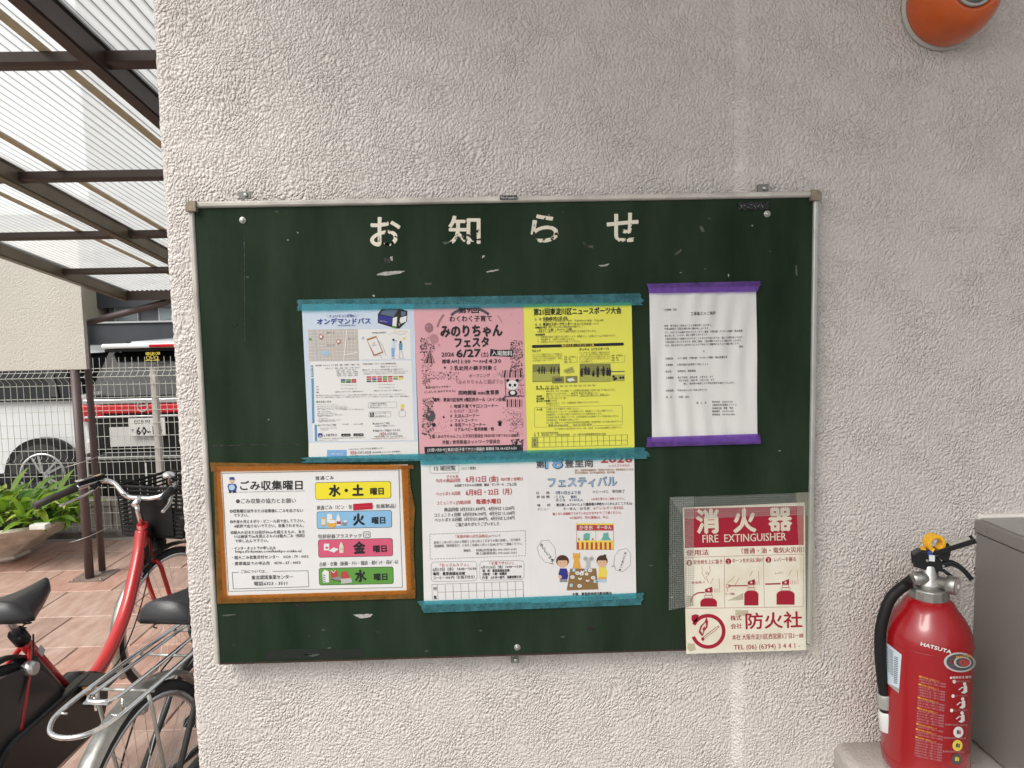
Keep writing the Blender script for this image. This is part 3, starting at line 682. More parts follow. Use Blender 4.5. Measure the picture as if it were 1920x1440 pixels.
S.disc(860, 412, 10, 'k', lay=2.4); S.poly([(846, 422), (876, 422), (874, 480), (848, 478)], 'db', 2); S.line([(852, 480), (850, 548)], 5, 'lg', 2.1); S.line([(866, 480), (884, 544)], 5, 'lg', 2.2); S.rect(780, 545, 812, 551, 'gr'); S.rect(842, 544, 890, 550, 'db'); S.rect(878, 372, 905, 388, 'yy', lay=2)
S.rect(98, 575, 952, 1250, 'w', .012, side=.035, lay=1)
S.rect(102, 606, 122, 706, 'db', side=.035, lay=2); S.rect(107, 716, 127, 1096, 'db', side=.02, lay=2); S.rect(134, 1108, 154, 1246, 'db', side=.02, lay=2)
S.T('運行概要', 112, 611, 112.1, 700, 14, 'w', lay=3)
S.T('・運行時間　8:00~22:00  大人  豊里・東部・井高野・下新庄・小松', 135, 609, 512, 600, 14, 'k2')
S.T('対象エリア  豊新・豊里・瑞光・大桐・南江口', 226, 634, 516, 626, 13, 'g')
S.T('大隅・大道・大桐・相川', 316, 649, 480, 643, 12, 'g'); S.T('菅原・柴島・東中島・西淡路', 318, 664, 500, 660, 12, 'g'); S.T('東淡路・淡路・上新庄・下新庄', 320, 680, 500, 675, 12, 'g'); S.T('大隅西・小松・豊里東・豊新', 320, 696, 498, 691, 12, 'g')
S.T('・予約受付時間　アプリ・LINE 24時間受付可能', 530, 597, 820, 592, 14, 'k2'); S.T('電話 8:00~19:00', 690, 620, 830, 616, 12, 'k2'); S.T('・運行エリア：オンデマンド内の乗り降りはご自由にどうぞ', 530, 647, 880, 640, 14, 'k2')
S.T('おひとりさまからご利用いただけますのでお気軽にご利用ください。詳しくは', 545, 664, 925, 656, 11, 'g'); S.T('ご乗車場所はアプリの地図よりお選びください。ご不明な点はお電話で', 545, 680, 900, 672, 11, 'g')
rnd = random.Random(1)
for j in range(3):
    for i in range(7 if j < 2 else 5): S.rect(574 + i * 45, 700 + j * 18 - i * .6, 612 + i * 45, 713 + j * 18 - i * .6, ('r', 'pk', 'pk', 'gr', 'R', 'gd', 'brn')[i] if j == 0 else ('r', 'n', 'R', 'gr', 'pk', 'gr', 'yy')[i] if j == 1 else ('k2', 'gr', 'R', 'r', 'pk')[i], .01, lay=2)
for j in range(2):
    for i in range(3): S.rect(356 + i * 45, 724 + j * 17, 396 + i * 45, 738 + j * 17, (('n', 'gr', 'R'), ('gr', 'k2', 'r'))[j][i], .01, lay=2)
for y in (772, 802): S.T('くわしくは osakametro.co.jp', 355, y + 2, 490, y, 12, 'g')
for y in (768, 794): S.T('くわしくは osakametro.co.jp', 672, y, 810, y - 2, 12, 'g')
S.T('※運賃は大人３００円、小児１５０円です。割引制度がご利用になれます', 308, 832, 548, 826, 11, 'k2'); S.T('※運賃は大人３００円、小児１５０円です。割引制度もあります', 634, 822, 870, 817, 11, 'k2')
S.T('大人', 146, 787, 170, 786, 13, 'k2'); S.T('小児', 146, 812, 170, 811, 13, 'k2'); S.T('備考', 148, 836, 172, 835, 13, 'k2')
S.T('運行状況によりお待ちいただく場合がございます。ご予約のお時間の前には乗降場所にお越しください。詳しくは公式ホームページをご覧ください。', 146, 862, 900, 850, 10, 'k2'); S.T('車いすでのご利用や団体でのご利用については事前にお問い合わせください。ペットは専用のケースに入れてご乗車ください。荷物は座席に', 148, 878, 930, 868, 10, 'k2')
S.rect(150, 908, 166, 924, 'gr', lay=2); S.T('お支払い方法', 170, 915, 275, 913, 19, 'k2', .01)
for y, t, x1 in ((936, '・クレジットカード、デビット', 325), (950, 'VISA、MasterCard、JCB、アメリカンエキスプレス、Diners', 405), (966, 'お支払いはアプリから行います。事前のご登録が必要です', 420), (978, '注意：ご利用のクレジットカードにより本人認証がございます場合があります。', 556), (996, '・現金　車内でお支払い', 272), (1010, 'お釣りのないようにご用意ください', 320), (1024, '運転手が領収証をお渡しいたします。両替はできません', 375), (1034, '・回数券　500円券のみ', 290), (1053, '・PayPay', 245), (1067, 'アプリで事前にお支払い方法を選んでください', 358), (1079, 'ご利用後の変更はできません', 312)):
    S.T(t, 152 + (y - 936) * .05, y + 3, x1, y, 11, 'g')
S.frame(588, 920, 828, 968, 2, 'g', .02, 2, 6); S.T('ご利用方法は動画で', 600, 932, 742, 928, 12, 'k2'); S.T('わかりやすくご紹介しています', 600, 948, 745, 943, 12, 'k2'); S.T('ぜひご覧ください', 600, 963, 680, 961, 12, 'k2')
S.rect(602, 1005, 636, 1042, 'k', .01, lay=2); S.ring(619, 1026, 9, 3, 'w', 3); S.disc(617, 1011, 4, 'w', lay=3); S.frame(592, 1000, 778, 1046, 2, 'g', .02, 2, 6); S.T('車いすの方のご利用について', 645, 1012, 770, 1008, 11, 'k2'); S.T('介助者のご同乗をお願いします', 645, 1036, 740, 1033, 11, 'k2')
S.disc(876, 952, 16, 'yy', 20, 2); S.disc(874, 978, 14, 'sk', 12, 2.4); S.frame(846, 990, 902, 1042, 2, 'k2', 0, 2, 16)
S.rect(162, 1107, 176, 1121, 'gr', lay=2); S.T('アプリでのご予約', 182, 1114, 315, 1110, 20, 'k2', .01); S.T('かんたんダウンロードは', 182, 1138, 322, 1136, 12, 'k2'); S.T('こちらから', 184, 1152, 250, 1150, 12, 'k2')
S.T('iPhone用', 370, 1104, 420, 1103, 12, 'k2'); S.T('Android用', 462, 1103, 540, 1101, 12, 'k2')
S.rect(164, 1180, 202, 1216, 'nv', lay=2, rx=8); S.T('e', 172, 1198, 196, 1197, 40, 'w', lay=3); S.T('e METRO', 210, 1197, 326, 1193, 26, 'k2', .02)
S.rect(360, 1184, 438, 1208, 'k', .01, lay=2, rx=4); S.T('App Store', 372, 1196, 430, 1195, 13, 'w', lay=3); S.rect(462, 1182, 548, 1206, 'k', .01, lay=2, rx=4); S.T('Google Play', 472, 1194, 540, 1192, 13, 'w', lay=3)
S.T('アプリストアは各社の商標です。画面は実際とは異なる場合がございます。対応機種などの詳細はお問合せください。', 165, 1226, 570, 1216, 10, 'g'); S.T('ご利用のスマートフォンにより異なる', 168, 1240, 330, 1236, 10, 'g')
S.rect(624, 1092, 638, 1106, 'gr', lay=2); S.T('LINEでのご予約', 644, 1100, 766, 1096, 19, 'k2', .01); S.T('LINE友だち登録はこちらから', 644, 1120, 812, 1116, 13, 'k2')
S.rect(626, 1152, 640, 1166, 'gr', lay=2); S.T('電話でのご予約はこちらから', 646, 1160, 858, 1153, 20, 'k2', .01); S.T('050', 690, 1186, 738, 1184, 36, 'R', .02); S.T('-3355-8210', 742, 1184, 834, 1181, 28, 'k2'); S.T('(', 680, 1187, 686, 1187, 26, 'R')
S.T('予約受付時間  7:00~19:00 (年中無休)', 636, 1210, 880, 1203, 14, 'k2'); S.T('※ご予約は乗車希望日の７日前からご利用時刻まで可能です。詳しくは', 610, 1227, 905, 1219, 10, 'r')
S.rect(84, 1262, 1008, 1380, 'w', .012, lay=.6); S.rect(240, 1322, 404, 1395, 'b', .01, lay=2); S.T('お問い合わせ', 270, 1356, 375, 1354, 18, 'w', lay=3)
S.T('Osaka Metro コネックルお客様センター', 420, 1314, 720, 1306, 16, 'k2'); S.T('050', 436, 1344, 488, 1342, 38, 'R', .02); S.T('-3355-8208', 492, 1342, 612, 1339, 30, 'k2'); S.T('(受付時間 7:00~19:00 年中無休)', 622, 1342, 858, 1334, 15, 'k2'); S.T('※おかけ間違いのないようお願いいたします。通話料はお客様負担となります', 430, 1370, 870, 1358, 12, 'k2')
S.flush()

# ---- B: pink festival flyer
B = sheet_thing('pink_festival_flyer', 'pink flyer for a parent and child festival, second sheet in the taped row', 'flyer', ((775.5, 571), (981, 569), (988.5, 858), (787, 861)), PY - .0004, M_PPINK)
S = BSheet(770, 560, 4.643, PY - .0004, B)
S.ring(520, 330, 250, 24, 'k2', 1, 40, 228, 252); S.ring(520, 330, 250, 24, 'pd', 1, 40, 252, 288); S.ring(520, 330, 250, 24, 'k2', 1, 40, 288, 310); S.ring(520, 330, 300, 18, 'pd', 1, 14, 196, 220); S.ring(520, 330, 300, 9, 'pm', 1, 14, 322, 336)
S.T('第9回', 415, 96, 592, 94, 62, 'k', .03, res=2); S.T('わくわく子育て', 338, 176, 705, 170, 52, 'k', .02, res=2)
S.T('みのりちゃん', 262, 284, 795, 274, 104, 'k', .045, res=2); S.T('フェスタ', 385, 382, 678, 376, 88, 'k', .045, res=2)
S.T('2026', 268, 485, 378, 482, 46, 'k', .02, res=2); S.T('6/27', 400, 474, 608, 468, 84, 'k', .04, res=2); S.T('(土)', 612, 484, 676, 482, 42, 'k', .02)
S.poly([(694, 438), (760, 446), (892, 444), (888, 508), (780, 502), (690, 500)], 'k', 2); S.T('入場無料', 708, 473, 884, 476, 44, 'pink_w' if 0 else 'w', .01, lay=3)
S.T('開場 AM', 275, 547, 402, 545, 36, 'k', .02); S.T('11:00 〜', 415, 545, 588, 542, 48, 'k', .02); S.T('PM', 600, 548, 650, 547, 32, 'k', .02); S.T('14:30', 658, 542, 788, 540, 48, 'k', .02)
S.T('乳幼児の親子対象', 380, 605, 708, 602, 40, 'k', .02)
for x0, sg in ((345, 1), (745, -1)):
    for dy, dx in ((-18, 16), (0, 24), (18, 16)): S.line([(x0 + (0 if sg > 0 else 0), 604 + dy), (x0 + sg * dx, 602 + dy * .55)], 5, 'k', 1)
S.T('オープニング', 508, 672, 690, 668, 34, 'k2'); S.T('『みのりちゃんと遊ぼう!』', 398, 726, 798, 720, 42, 'pd', .01)
S.T('東淀川区キャラクター', 128, 774, 350, 764, 22, 'k', .01); S.T('(こぶしの みのりちゃん)', 120, 812, 388, 800, 24, 'k', .01)
S.T('同時開催 mini食育展', 418, 820, 768, 814, 40, 'k', .02); S.T('場所：東淀川区役所 3階区民ホール（メイン会場）', 198, 880, 830, 876, 34, 'k', .02)
for i, (t, x1, c, yy) in enumerate((('地域子育てサロンコーナー', 760, 'k', 934), ('わなげ・玉入れ', 592, 'pd', 976), ('えほんコーナー', 596, 'k', 1018), ('フォトコーナー', 580, 'k2', 1058), ('手形アートコーナー', 650, 'k', 1098))):
    S.T(t, 376 + i * 2, yy + 3, x1, yy - 3, 34, c, .012); S.T('★', 336 + i, yy + 3, 364 + i, yy + 2, 32, ('pm', 'pm', 'k2', 'pm', 'k')[i])
S.T('リアルベビー育児体験・他', 384, 1140, 724, 1132, 32, 'k', .015)
S.T('主催 / みのりちゃんフェスタ実行委員会', 160, 1200, 632, 1193, 34, 'k', .01); S.T('（東淀川区子育てサロン連絡会）', 640, 1192, 948, 1190, 26, 'k', .01)
S.T('共催 / 食育推進ネットワーク委員会', 274, 1250, 778, 1242, 36, 'k', .01)
S.poly([(118, 1290), (975, 1270), (980, 1340), (124, 1366)], 'k', 1); S.T('[お問い合わせ] 東淀川区子育てサロン連絡会 事務局 TEL 06-6327-5650', 148, 1318, 922, 1300, 30, 'pinkish' if 0 else 'w', .005, lay=3); S.T('東淀川区役所 保健福祉課', 300, 1345, 625, 1338, 24, 'pm', lay=3)
rnd = random.Random(9)
def blots(xa, xb, ya, yb, n, smax, cols=('k', 'pd', 'pm', 'k2')):
    for _ in range(n):
        x, y = rnd.uniform(xa, xb), rnd.uniform(ya, yb); r = rnd.uniform(2, smax); a = rnd.uniform(0, 3.1)
        S.poly([(x + r * math.cos(a + t) * q, y + r * math.sin(a + t) * q) for t, q in ((0, 1), (1.2, .5), (2.2, .9), (3.3, .6), (4.4, 1), (5.4, .5))], rnd.choice(cols), 1 + rnd.random() * .7)
blots(85, 205, 340, 470, 170, 11); blots(92, 185, 470, 740, 120, 10); blots(102, 200, 860, 1190, 260, 12); blots(180, 330, 1040, 1180, 60, 6, ('pm', 'pd')); blots(870, 975, 360, 640, 260, 12); blots(190, 420, 635, 705, 120, 8); blots(930, 985, 640, 860, 80, 9); blots(800, 975, 950, 1100, 60, 8, ('pm', 'pd')); blots(860, 980, 1000, 1190, 150, 9, ('pm', 'pd', 'k2')); blots(880, 980, 1225, 1290, 50, 14, ('k', 'k2')); blots(100, 170, 690, 760, 40, 8); blots(720, 800, 640, 680, 22, 6)
blots(100, 230, 80, 210, 8, 6, ('pm',)); blots(860, 960, 90, 230, 8, 7, ('pm', 'k2'))
for x, y, r, c in ((158, 252, 36, 'pd'), (202, 348, 36, 'pm'), (172, 1020, 42, 'k2')):
    S.disc(x, y, r, c, r * 1.15, 3, 18); S.disc(x - r * .3, y - r * .35, r * .3, 'pm', lay=3.4); S.line([(x, y + r), (x + 4, y + r * 2.2)], 2, 'k2', 2)
S.disc(202, 1098, 17, 'k', lay=3)
for k in range(5): S.poly([(168, 440), (112 + k * 22, 560), (124 + k * 22, 562)], 'k' if k % 2 else 'pd', 3)
for k in range(8): S.poly([(796 + k * 22, 622), (807 + k * 22, 622), (798 + k * 24, 688), (784 + k * 24, 684)], 'k' if k % 2 else 'pm', 2)
for k in range(8): S.rect(836 + k * 18, 876, 846 + k * 18, 944, 'k' if k % 2 == 0 else 'pm', lay=2)
S.line([(812, 852), (972, 846)], 10, 'k2', 3); S.line([(820, 690), (828, 850)], 5, 'k', 2)
S.disc(885, 752, 50, 'w', 42, 3.0, 20); S.disc(845, 712, 15, 'k', lay=2.6); S.disc(928, 712, 15, 'k', lay=2.6); S.disc(864, 752, 12, 'k', 14, 3.6); S.disc(908, 752, 12, 'k', 14, 3.6); S.disc(886, 768, 5, 'k', lay=3.6); S.disc(888, 822, 40, 'k', 30, 2.8); S.disc(888, 818, 22, 'w', 18, 3.4)
S.disc(776, 1094, 14, 'k', 16, 3)
for a in (-50, -22, 0, 22, 48): S.line([(776, 1092), (776 + 30 * math.sin(R(a)), 1092 - 34 * math.cos(R(a)))], 6, 'k', 3)
S.T('★', 274, 1030, 300, 1029, 30, 'k'); S.T('★', 284, 600, 312, 599, 30, 'k'); S.T('★', 236, 404, 260, 404, 28, 'pm')
S.flush()

# ---- C: yellow sports flyer
C_ = sheet_thing('yellow_sports_flyer', 'yellow flyer for a new-sports tournament with two black photo strips', 'flyer', ((981, 570), (1184, 567), (1190, 852), (988.5, 858)), PY, M_PYEL)
S = BSheet(970, 560, 4.644, PY, C_)
S.T('第21回東淀川区ニュースポーツ大会', 142, 116, 905, 102, 58, 'k', .03, res=2)
S.T('日　時', 152, 180, 208, 178, 24, 'k2'); S.T('令和8年7月12日 (日)', 222, 176, 436, 170, 34, 'k', .025); S.T('午前10時~午後4時予定（受付：午前9時30分 開会：午前10時）', 222, 196, 752, 188, 20, 'gyel')
S.T('場　所', 154, 228, 208, 226, 24, 'k2'); S.T('東淀川スポーツセンター', 222, 224, 480, 219, 30, 'k', .025); S.T('（東淀川区東淡路1-4-21）', 486, 221, 708, 216, 22, 'gyel')
S.T('実施種目及び形式', 155, 252, 258, 250, 18, 'k', .02); S.T('（両方 または片方の種目参加が可能です。）', 270, 247, 566, 243, 18, 'k2'); S.T('・モルック（３個）・ボッチャ（３個）', 172, 272, 474, 266, 22, 'k', .01)
S.T('※参加チーム数により、コート面数が変更になる場合があります。', 174, 289, 688, 281, 20, 'gyel'); S.T('参加資格等', 156, 315, 240, 312, 19, 'k', .02)
S.T('ア　区体協各支部から選出された代表チームで、各種目とも、１支部２チームまで参加できます。', 172, 334, 858, 321, 19, 'gyel'); S.T('イ　参加選手は、１種目しか出場できません。', 174, 356, 500, 350, 19, 'gyel'); S.T('ウ　支部名のゼッケンを付けて出場してください。', 174, 378, 550, 370, 19, 'gyel')
S.rect(126, 404, 928, 430, 'k', .027, rx=12, lay=1); S.T('東淀川スポーツセンター１階', 384, 409, 668, 403, 24, 'yy', .01, lay=3)
S.T('モルック', 128, 455, 204, 452, 26, 'k', .02); S.T('ボッチャ（パラスポーツ）', 538, 442, 795, 436, 26, 'k', .02)
for k, (t, t2) in enumerate((('フィンランド発祥のスポーツで地面に立', 'ジャックボール（目標球）と呼ばれる白いボ'), ('てたペグの上に設置された木のピンをめがけ', 'ールに、赤・青のそれぞれ６球ずつのボー'), ('てモルックといわれる棒を投げ、得点し', 'ルをいかに近づけるかを競うスポーツで'), ('た点を競うスポーツです。', 'す。いすに座ってプレイできるパラリンピッ'))):
    S.T(t, 130 + k, 486 + k * 18, (390, 392, 394, 314)[k], 482 + k * 18, 17, 'gyel'); S.T(t2, 540, 472 + k * 18, (805, 806, 808, 808)[k], 466 + k * 18, 17, 'gyel')
S.T('クの正式種目です。', 542, 548, 655, 546, 17, 'gyel')
for x in (408, 820):
    for k, t in enumerate(('対象　小学生以上', '参加　無し', '定員　３名')): S.T(t, x, 508 + k * 20 - (x > 600) * 12, x + (102, 62, 62)[k], 505 + k * 20 - (x > 600) * 12, 16, 'k')
S.line([(405, 560), (520, 556), (520, 500)], 2, 'k2'); S.line([(540, 568), (935, 552), (935, 490)], 2, 'k2')
def photo(x0, y0, x1, y1, base, n, seed, sk=.02):
    S.rect(x0, y0, x1, y1, base, sk, lay=1); rr = random.Random(seed)
    for _ in range(n):
        x = rr.uniform(x0 + 8, x1 - 10); y = rr.uniform(y0 + (y1 - y0) * .1, y1 - 14); w = rr.uniform(3, 14); h = rr.uniform(3, 10)
        S.rect(x, y, min(x + w, x1 - 2), min(y + h, y1 - 3), rr.choice(('k', 'k2', 'gyel', 'gd')), sk, lay=1.5 + rr.random())
photo(132, 572, 370, 726, 'gyel', 40, 2); S.rect(136, 640, 366, 720, 'gd', .02, lay=2.6)
for x in (190, 215, 235, 295, 320, 360): S.disc(x, 600, 5, 'k', 6, 3); S.poly([(x - 8, 608), (x + 8, 608), (x + 4, 655), (x - 5, 655)], 'k', 3)
S.rect(302, 678, 406, 736, 'gyel', .02, lay=3); S.disc(355, 706, 34, 'k2', 14, 3.5); S.rect(418, 674, 522, 734, 'gyel', .02, lay=3); S.poly([(430, 700), (480, 690), (505, 712), (450, 722)], 'w', 3.5)
S.poly([(400, 620), (480, 590), (500, 640), (430, 655)], 'gd', 2); S.line([(405, 640), (480, 610)], 4, 'k2', 2.5)
photo(542, 570, 812, 728, 'gyel', 30, 4); S.rect(546, 668, 808, 724, 'gd', .02, lay=2.7)
for x, y, h in ((560, 620, 60), (594, 600, 60), (620, 610, 55), (662, 638, 40), (700, 600, 85), (750, 600, 75), (785, 612, 60), (805, 612, 60)): S.disc(x, y - 4, 7, 'k', 9, 3); S.poly([(x - 13, y + 6), (x + 12, y + 5), (x + 8, y + h), (x - 9, y + h)], 'k', 3)
S.rect(818, 632, 934, 640, 'k2', .02, lay=2); S.rect(818, 662, 934, 720, 'gd', .02, lay=1)
for x, y in ((838, 678), (858, 694), (845, 702), (898, 688), (922, 686)): S.disc(x, y, 11, 'k', lay=3)
S.T('携　帯', 164, 768, 212, 766, 18, 'k', .02); S.T('担当：池田・菊池・赤尾・小椋・多賀・菊池・井垣・水本・鈴木・岡本', 248, 764, 680, 754, 18, 'gyel')
S.T('申込方法＆問い合わせ先', 164, 786, 362, 781, 18, 'k', .02); S.T('◆申込書を、FAX（または郵送）で、区体育厚生協会事務局（区役所１階）まで申込みください。', 250, 806, 858, 792, 18, 'gyel'); S.T('◆FAX 06-6327-8278　　◆住所 東淀川区豊新2-1-4', 250, 828, 696, 818, 18, 'gyel')
S.T('参加費', 166, 851, 214, 849, 18, 'k', .02); S.T('種目ごとに、１チーム　１０００円（当日申込は、二週目に入金でお願いします。領収致します。）', 250, 848, 810, 834, 18, 'gyel'); S.line([(545, 852), (800, 844)], 2, 'k2')
S.T('申込期間', 166, 872, 232, 870, 18, 'k', .02); S.T('令和８年６月１２日（金）', 250, 868, 424, 864, 18, 'gyel'); S.T('組み合わせ抽選について', 166, 892, 344, 887, 18, 'k', .02)
S.T('抽選会は行わず、スポーツ推進委員で抽選させていただきます。', 250, 912, 712, 899, 18, 'gyel'); S.T('ご了承ください。', 252, 932, 370, 928, 18, 'gyel')
S.frame(150, 948, 915, 1120, 2, 'k2', .027, 1, 14); S.T('その他', 168, 966, 218, 964, 20, 'k', .02)
for k, (t, x1) in enumerate((('①運動のできる服装でご参加ください。', 540), ('②東淀川スポーツセンターは土足厳禁のため、体育館シューズをご用意ください。', 838), ('③警報発令、その他の事情で大会が中止になる可能性があります。', 735), ('④大会中に起きた事故については、応急処置以外は主催者において責任は負いません。', 885), ('⑤参加費当日、写真撮影をお願いします。', 540), ('⑥その他、詳細については東淀川区体育厚生協会事務局（区役所地域）までお問い合わせ下さい。', 912))):
    S.T(t, 250, 960 + k * 24 + 2, x1, 960 + k * 24 - (x1 - 250) * .018, 18, 'gyel')
S.T('携帯 090-5464-8708　　FAX 06-6327-8278', 270, 1104, 645, 1094, 20, 'k2', .01); S.T('注）体育館内には駐車場がありません。徒歩・自転車　または公共交通機関をご利用ください。', 325, 1134, 915, 1120, 17, 'gyel')
S.T('主　催　東淀川区体育厚生協会', 145, 1172, 358, 1166, 17, 'k2'); S.T('協　力　東淀川区スポーツ推進委員協議会　（公）大阪市交通事業振興会東淀川支部', 145, 1190, 768, 1176, 17, 'k2')
S.rect(126, 1208, 178, 1298, 'gyel' if 0 else 'gd', .02, lay=.7)
S.frame(126, 1207, 960, 1296, 2.5, 'k2', .027, 1, side=.0); S.line([(126, 1255), (958, 1231)], 2.5, 'k2', 1.5)
for k in range(16): S.line([(178 + k * 52, 1206 - k * 1.4), (180 + k * 52, 1294 - k * 1.4)], 2.5, 'k2', 2)
S.T('回', 142, 1233, 160, 1232, 22, 'k'); S.T('覧', 142, 1272, 160, 1271, 22, 'k')
S.flush()

# ---- D: rippled white construction notice
def rip(x, z):
    return .0012 * (1 + math.sin(x * 190 + 3 * math.sin(z * 9))) * (.6 + .4 * math.sin(z * 23 + x * 30)) + .0008 * (1 + math.sin(x * 77 + z * 31))
D_ = sheet_thing('construction_notice', 'rippled white typed construction notice held by purple tape on the right of the board', 'notice', ((1217, 540), (1417.5, 537), (1419.5, 828), (1222.5, 829)), PY, M_PNOTE, dish=rip, nu=110, nv=60)
S = BSheet(1190, 510, 4.236, PY, D_, dish=rip)
DT = lambda t, x0, y0, x1, y1, h=17: S.T(t, x0, y0, x1, y1, h, 'k', lay=3)
DT('ご近隣様　各位', 230, 301, 332, 297, 18); DT('工事着工のご挨拶', 442, 331, 640, 326, 28)
for t, x0, y0, x1, y1 in (('拝啓　時下益々ご清栄のこととお慶び申し上げます。', 232, 428, 608, 420), ('平素は格別のご高配を賜り厚く御礼申し上げます。', 234, 452, 586, 446), ('さて、かねてより計画中でありました『メゾン豊里　外構北側・マンホール補修・散水設備', 236, 481, 850, 466), ('新工事』を、このたび、着工の運びとなりました。', 238, 507, 578, 494), ('工事中は何かとご迷惑をおかけすることもあるかと存じますが、細心の注意を払いながら', 238, 532, 852, 517), ('工事を進めてまいりますので、何卒ご理解、ご協力賜わりますようお願い申し上げます。', 240, 557, 846, 542), ('なお、何かお気づきの点がありましたら下記までご連絡頂けますようお願い致します。', 240, 583, 828, 567),
    ('敬具', 826, 592, 856, 591), ('記', 540, 628, 552, 628), ('工事名称　　メゾン豊里　外構北側・マンホール補修・散水設備工事', 240, 688, 732, 674), ('工事場所　　大阪市東淀川区豊里５丁目９-１０８', 242, 738, 582, 730), ('発注者　　　有限会社　明進興産', 242, 790, 482, 783), ('工事期間　　着工予定日　令和８年　４月６日　から', 244, 840, 622, 831), ('完了予定日　令和８年　５月２９日　まで', 350, 862, 630, 855), ('　但し、荒天等の場合により予定が延びる事がございます。', 384, 886, 790, 878), ('作業時間　　午前８時３０分～午後５時３０分', 245, 942, 572, 934), ('休　日　　　日曜・祝日', 246, 993, 428, 990), ('施　工　者', 488, 1038, 566, 1036), ('株式会社　KAPLUSON', 614, 1032, 774, 1028), ('大阪府久世市田園台９-２３-２', 614, 1056, 804, 1051), ('現場責任者　斉藤　竜太', 614, 1082, 780, 1078), ('電話番号　072-959-2029', 614, 1106, 784, 1103), ('携帯番号　090-9752-9430', 614, 1132, 792, 1129)):
    DT(t, x0, y0, x1, y1)
S.flush()

# ---- E: garbage collection days notice
E_ = sheet_thing('garbage_day_notice', 'landscape garbage collection notice with four coloured weekday bars framed in orange tape', 'notice', ((405, 875), (764.5, 871), (771.5, 1114), (418.5, 1123)), PY, M_PCRINK)
S = BSheet(390, 850, 4.8, PY, E_)
S.line([(126, 180), (1716, 148), (1750, 1205), (186, 1242)], 4, 'k2', closed=True); S.line([(1722, 150), (1730, 400)], 2.5, 'g')
S.T('ごみ収集曜日', 290, 290, 850, 284, 84, 'k', .02, res=2); S.line([(268, 350), (875, 338)], 3, 'k2')
# worker figure
S.disc(215, 248, 22, 'sk', 24, 2); S.poly([(192, 236), (195, 214), (234, 212), (242, 238)], 'n', 3); S.poly([(184, 275), (248, 275), (262, 300), (250, 345), (190, 345), (176, 300)], 'n', 1.5); S.disc(216, 306, 28, 'sky', 26, 3); S.poly([(190, 340), (214, 340), (210, 356), (188, 356)], 'k', 2); S.poly([(222, 340), (248, 338), (262, 352), (222, 356)], 'k', 2)
S.T('●ごみ収集の協力とお願い', 252, 430, 790, 424, 44, 'k2', 0, res=2)
for t, x0, y0, x1, y1 in (('◎収集曜日以外または収集後にごみを出さない', 196, 520, 855, 513), ('で下さい。', 232, 559, 365, 557), ('◎中身の見えるポリ・ビニール袋で出して下さい。', 200, 615, 868, 606), ('※紙袋で出さないで下さい。収集されません。', 236, 655, 862, 648), ('◎最大の辺または径が30cmを超えるもの、ある', 204, 712, 870, 704), ('いは棒状で1mを超えるものは粗大ごみ（有料）', 238, 749, 870, 739), ('で申し込んで下さい。', 242, 788, 545, 785), ('・インターネットでの申し込み', 216, 854, 608, 849), ('https://s-kantan.com/kankyo-osaka-u/', 246, 881, 842, 875), ('・粗大ごみ収集受付センター　0120 - 79 - 0053', 216, 938, 904, 925), ('・携帯電話での申込先　0570 - 07 - 0053', 218, 993, 832, 981)):
    S.T(t, x0, y0, x1, y1, 32, 'k', .008)
S.line([(278, 1070), (218, 1072), (228, 1220), (908, 1200), (900, 1056), (580, 1062)], 4, 'k'); S.T('ごみについては…', 296, 1064, 540, 1060, 30, 'k', .008)
S.T('東北環境事業センター', 392, 1118, 765, 1110, 38, 'k', .01); S.T('電話6323 - 3511', 414, 1172, 712, 1166, 38, 'k', .01)
S.T('普通ごみ', 966, 223, 1132, 218, 36, 'k', .0)
S.T('資源ごみ（ビン・缶', 978, 490, 1298, 480, 38, 'k'); S.T('・金属製品）', 1484, 476, 1692, 472, 38, 'k'); S.poly([(1306, 455), (1430, 446), (1480, 444), (1482, 500), (1308, 512)], 'R', 3); S.line([(1312, 484), (1475, 474)], 2, 'pk', 4)
S.T('包装容器プラスチック', 990, 748, 1382, 740, 38, 'k'); S.frame(1400, 706, 1460, 756, 5, 'k', 0, 1, 10); S.T('プラ', 1412, 732, 1452, 730, 26, 'k', .01)
S.T('古紙・衣類（新聞・ﾁﾗｼ・雑誌・紙ﾊﾟｯｸ・段ﾎﾞｰﾙ）', 1002, 998, 1710, 976, 38, 'k')
for x0, y0, x1, y1, c, t, tx in ((964, 262, 1646, 418, 'y', '水・土', (1092, 1396)), (978, 524, 1654, 680, 'lb', '火', (1308, 1404)), (990, 776, 1662, 938, 'pk', '金', (1312, 1412)), (997, 1032, 1668, 1188, 'gr', '水', (1326, 1422))):
    S.rect(x0, y0, x1, y1, 'k', .020, rx=20, lay=1, side=.02); S.rect(x0 + 4, y0 + 4, x1 - 4, y1 - 4, c, .020, rx=18, lay=1.6, side=.02)
    ym = (y0 + y1) / 2 - 6; S.T(t, tx[0], ym + 3 - (tx[0] - x0) * .01, tx[1], ym - 3 - (tx[0] - x0) * .01, 104 if len(t) == 1 else 100, 'k', .05, res=2, lay=3)
    xo = x0 + (1646 - 964) * .73; S.T('曜日', xo, ym + 8, xo + 118, ym + 4, 62, 'k', .035, res=2, lay=3)
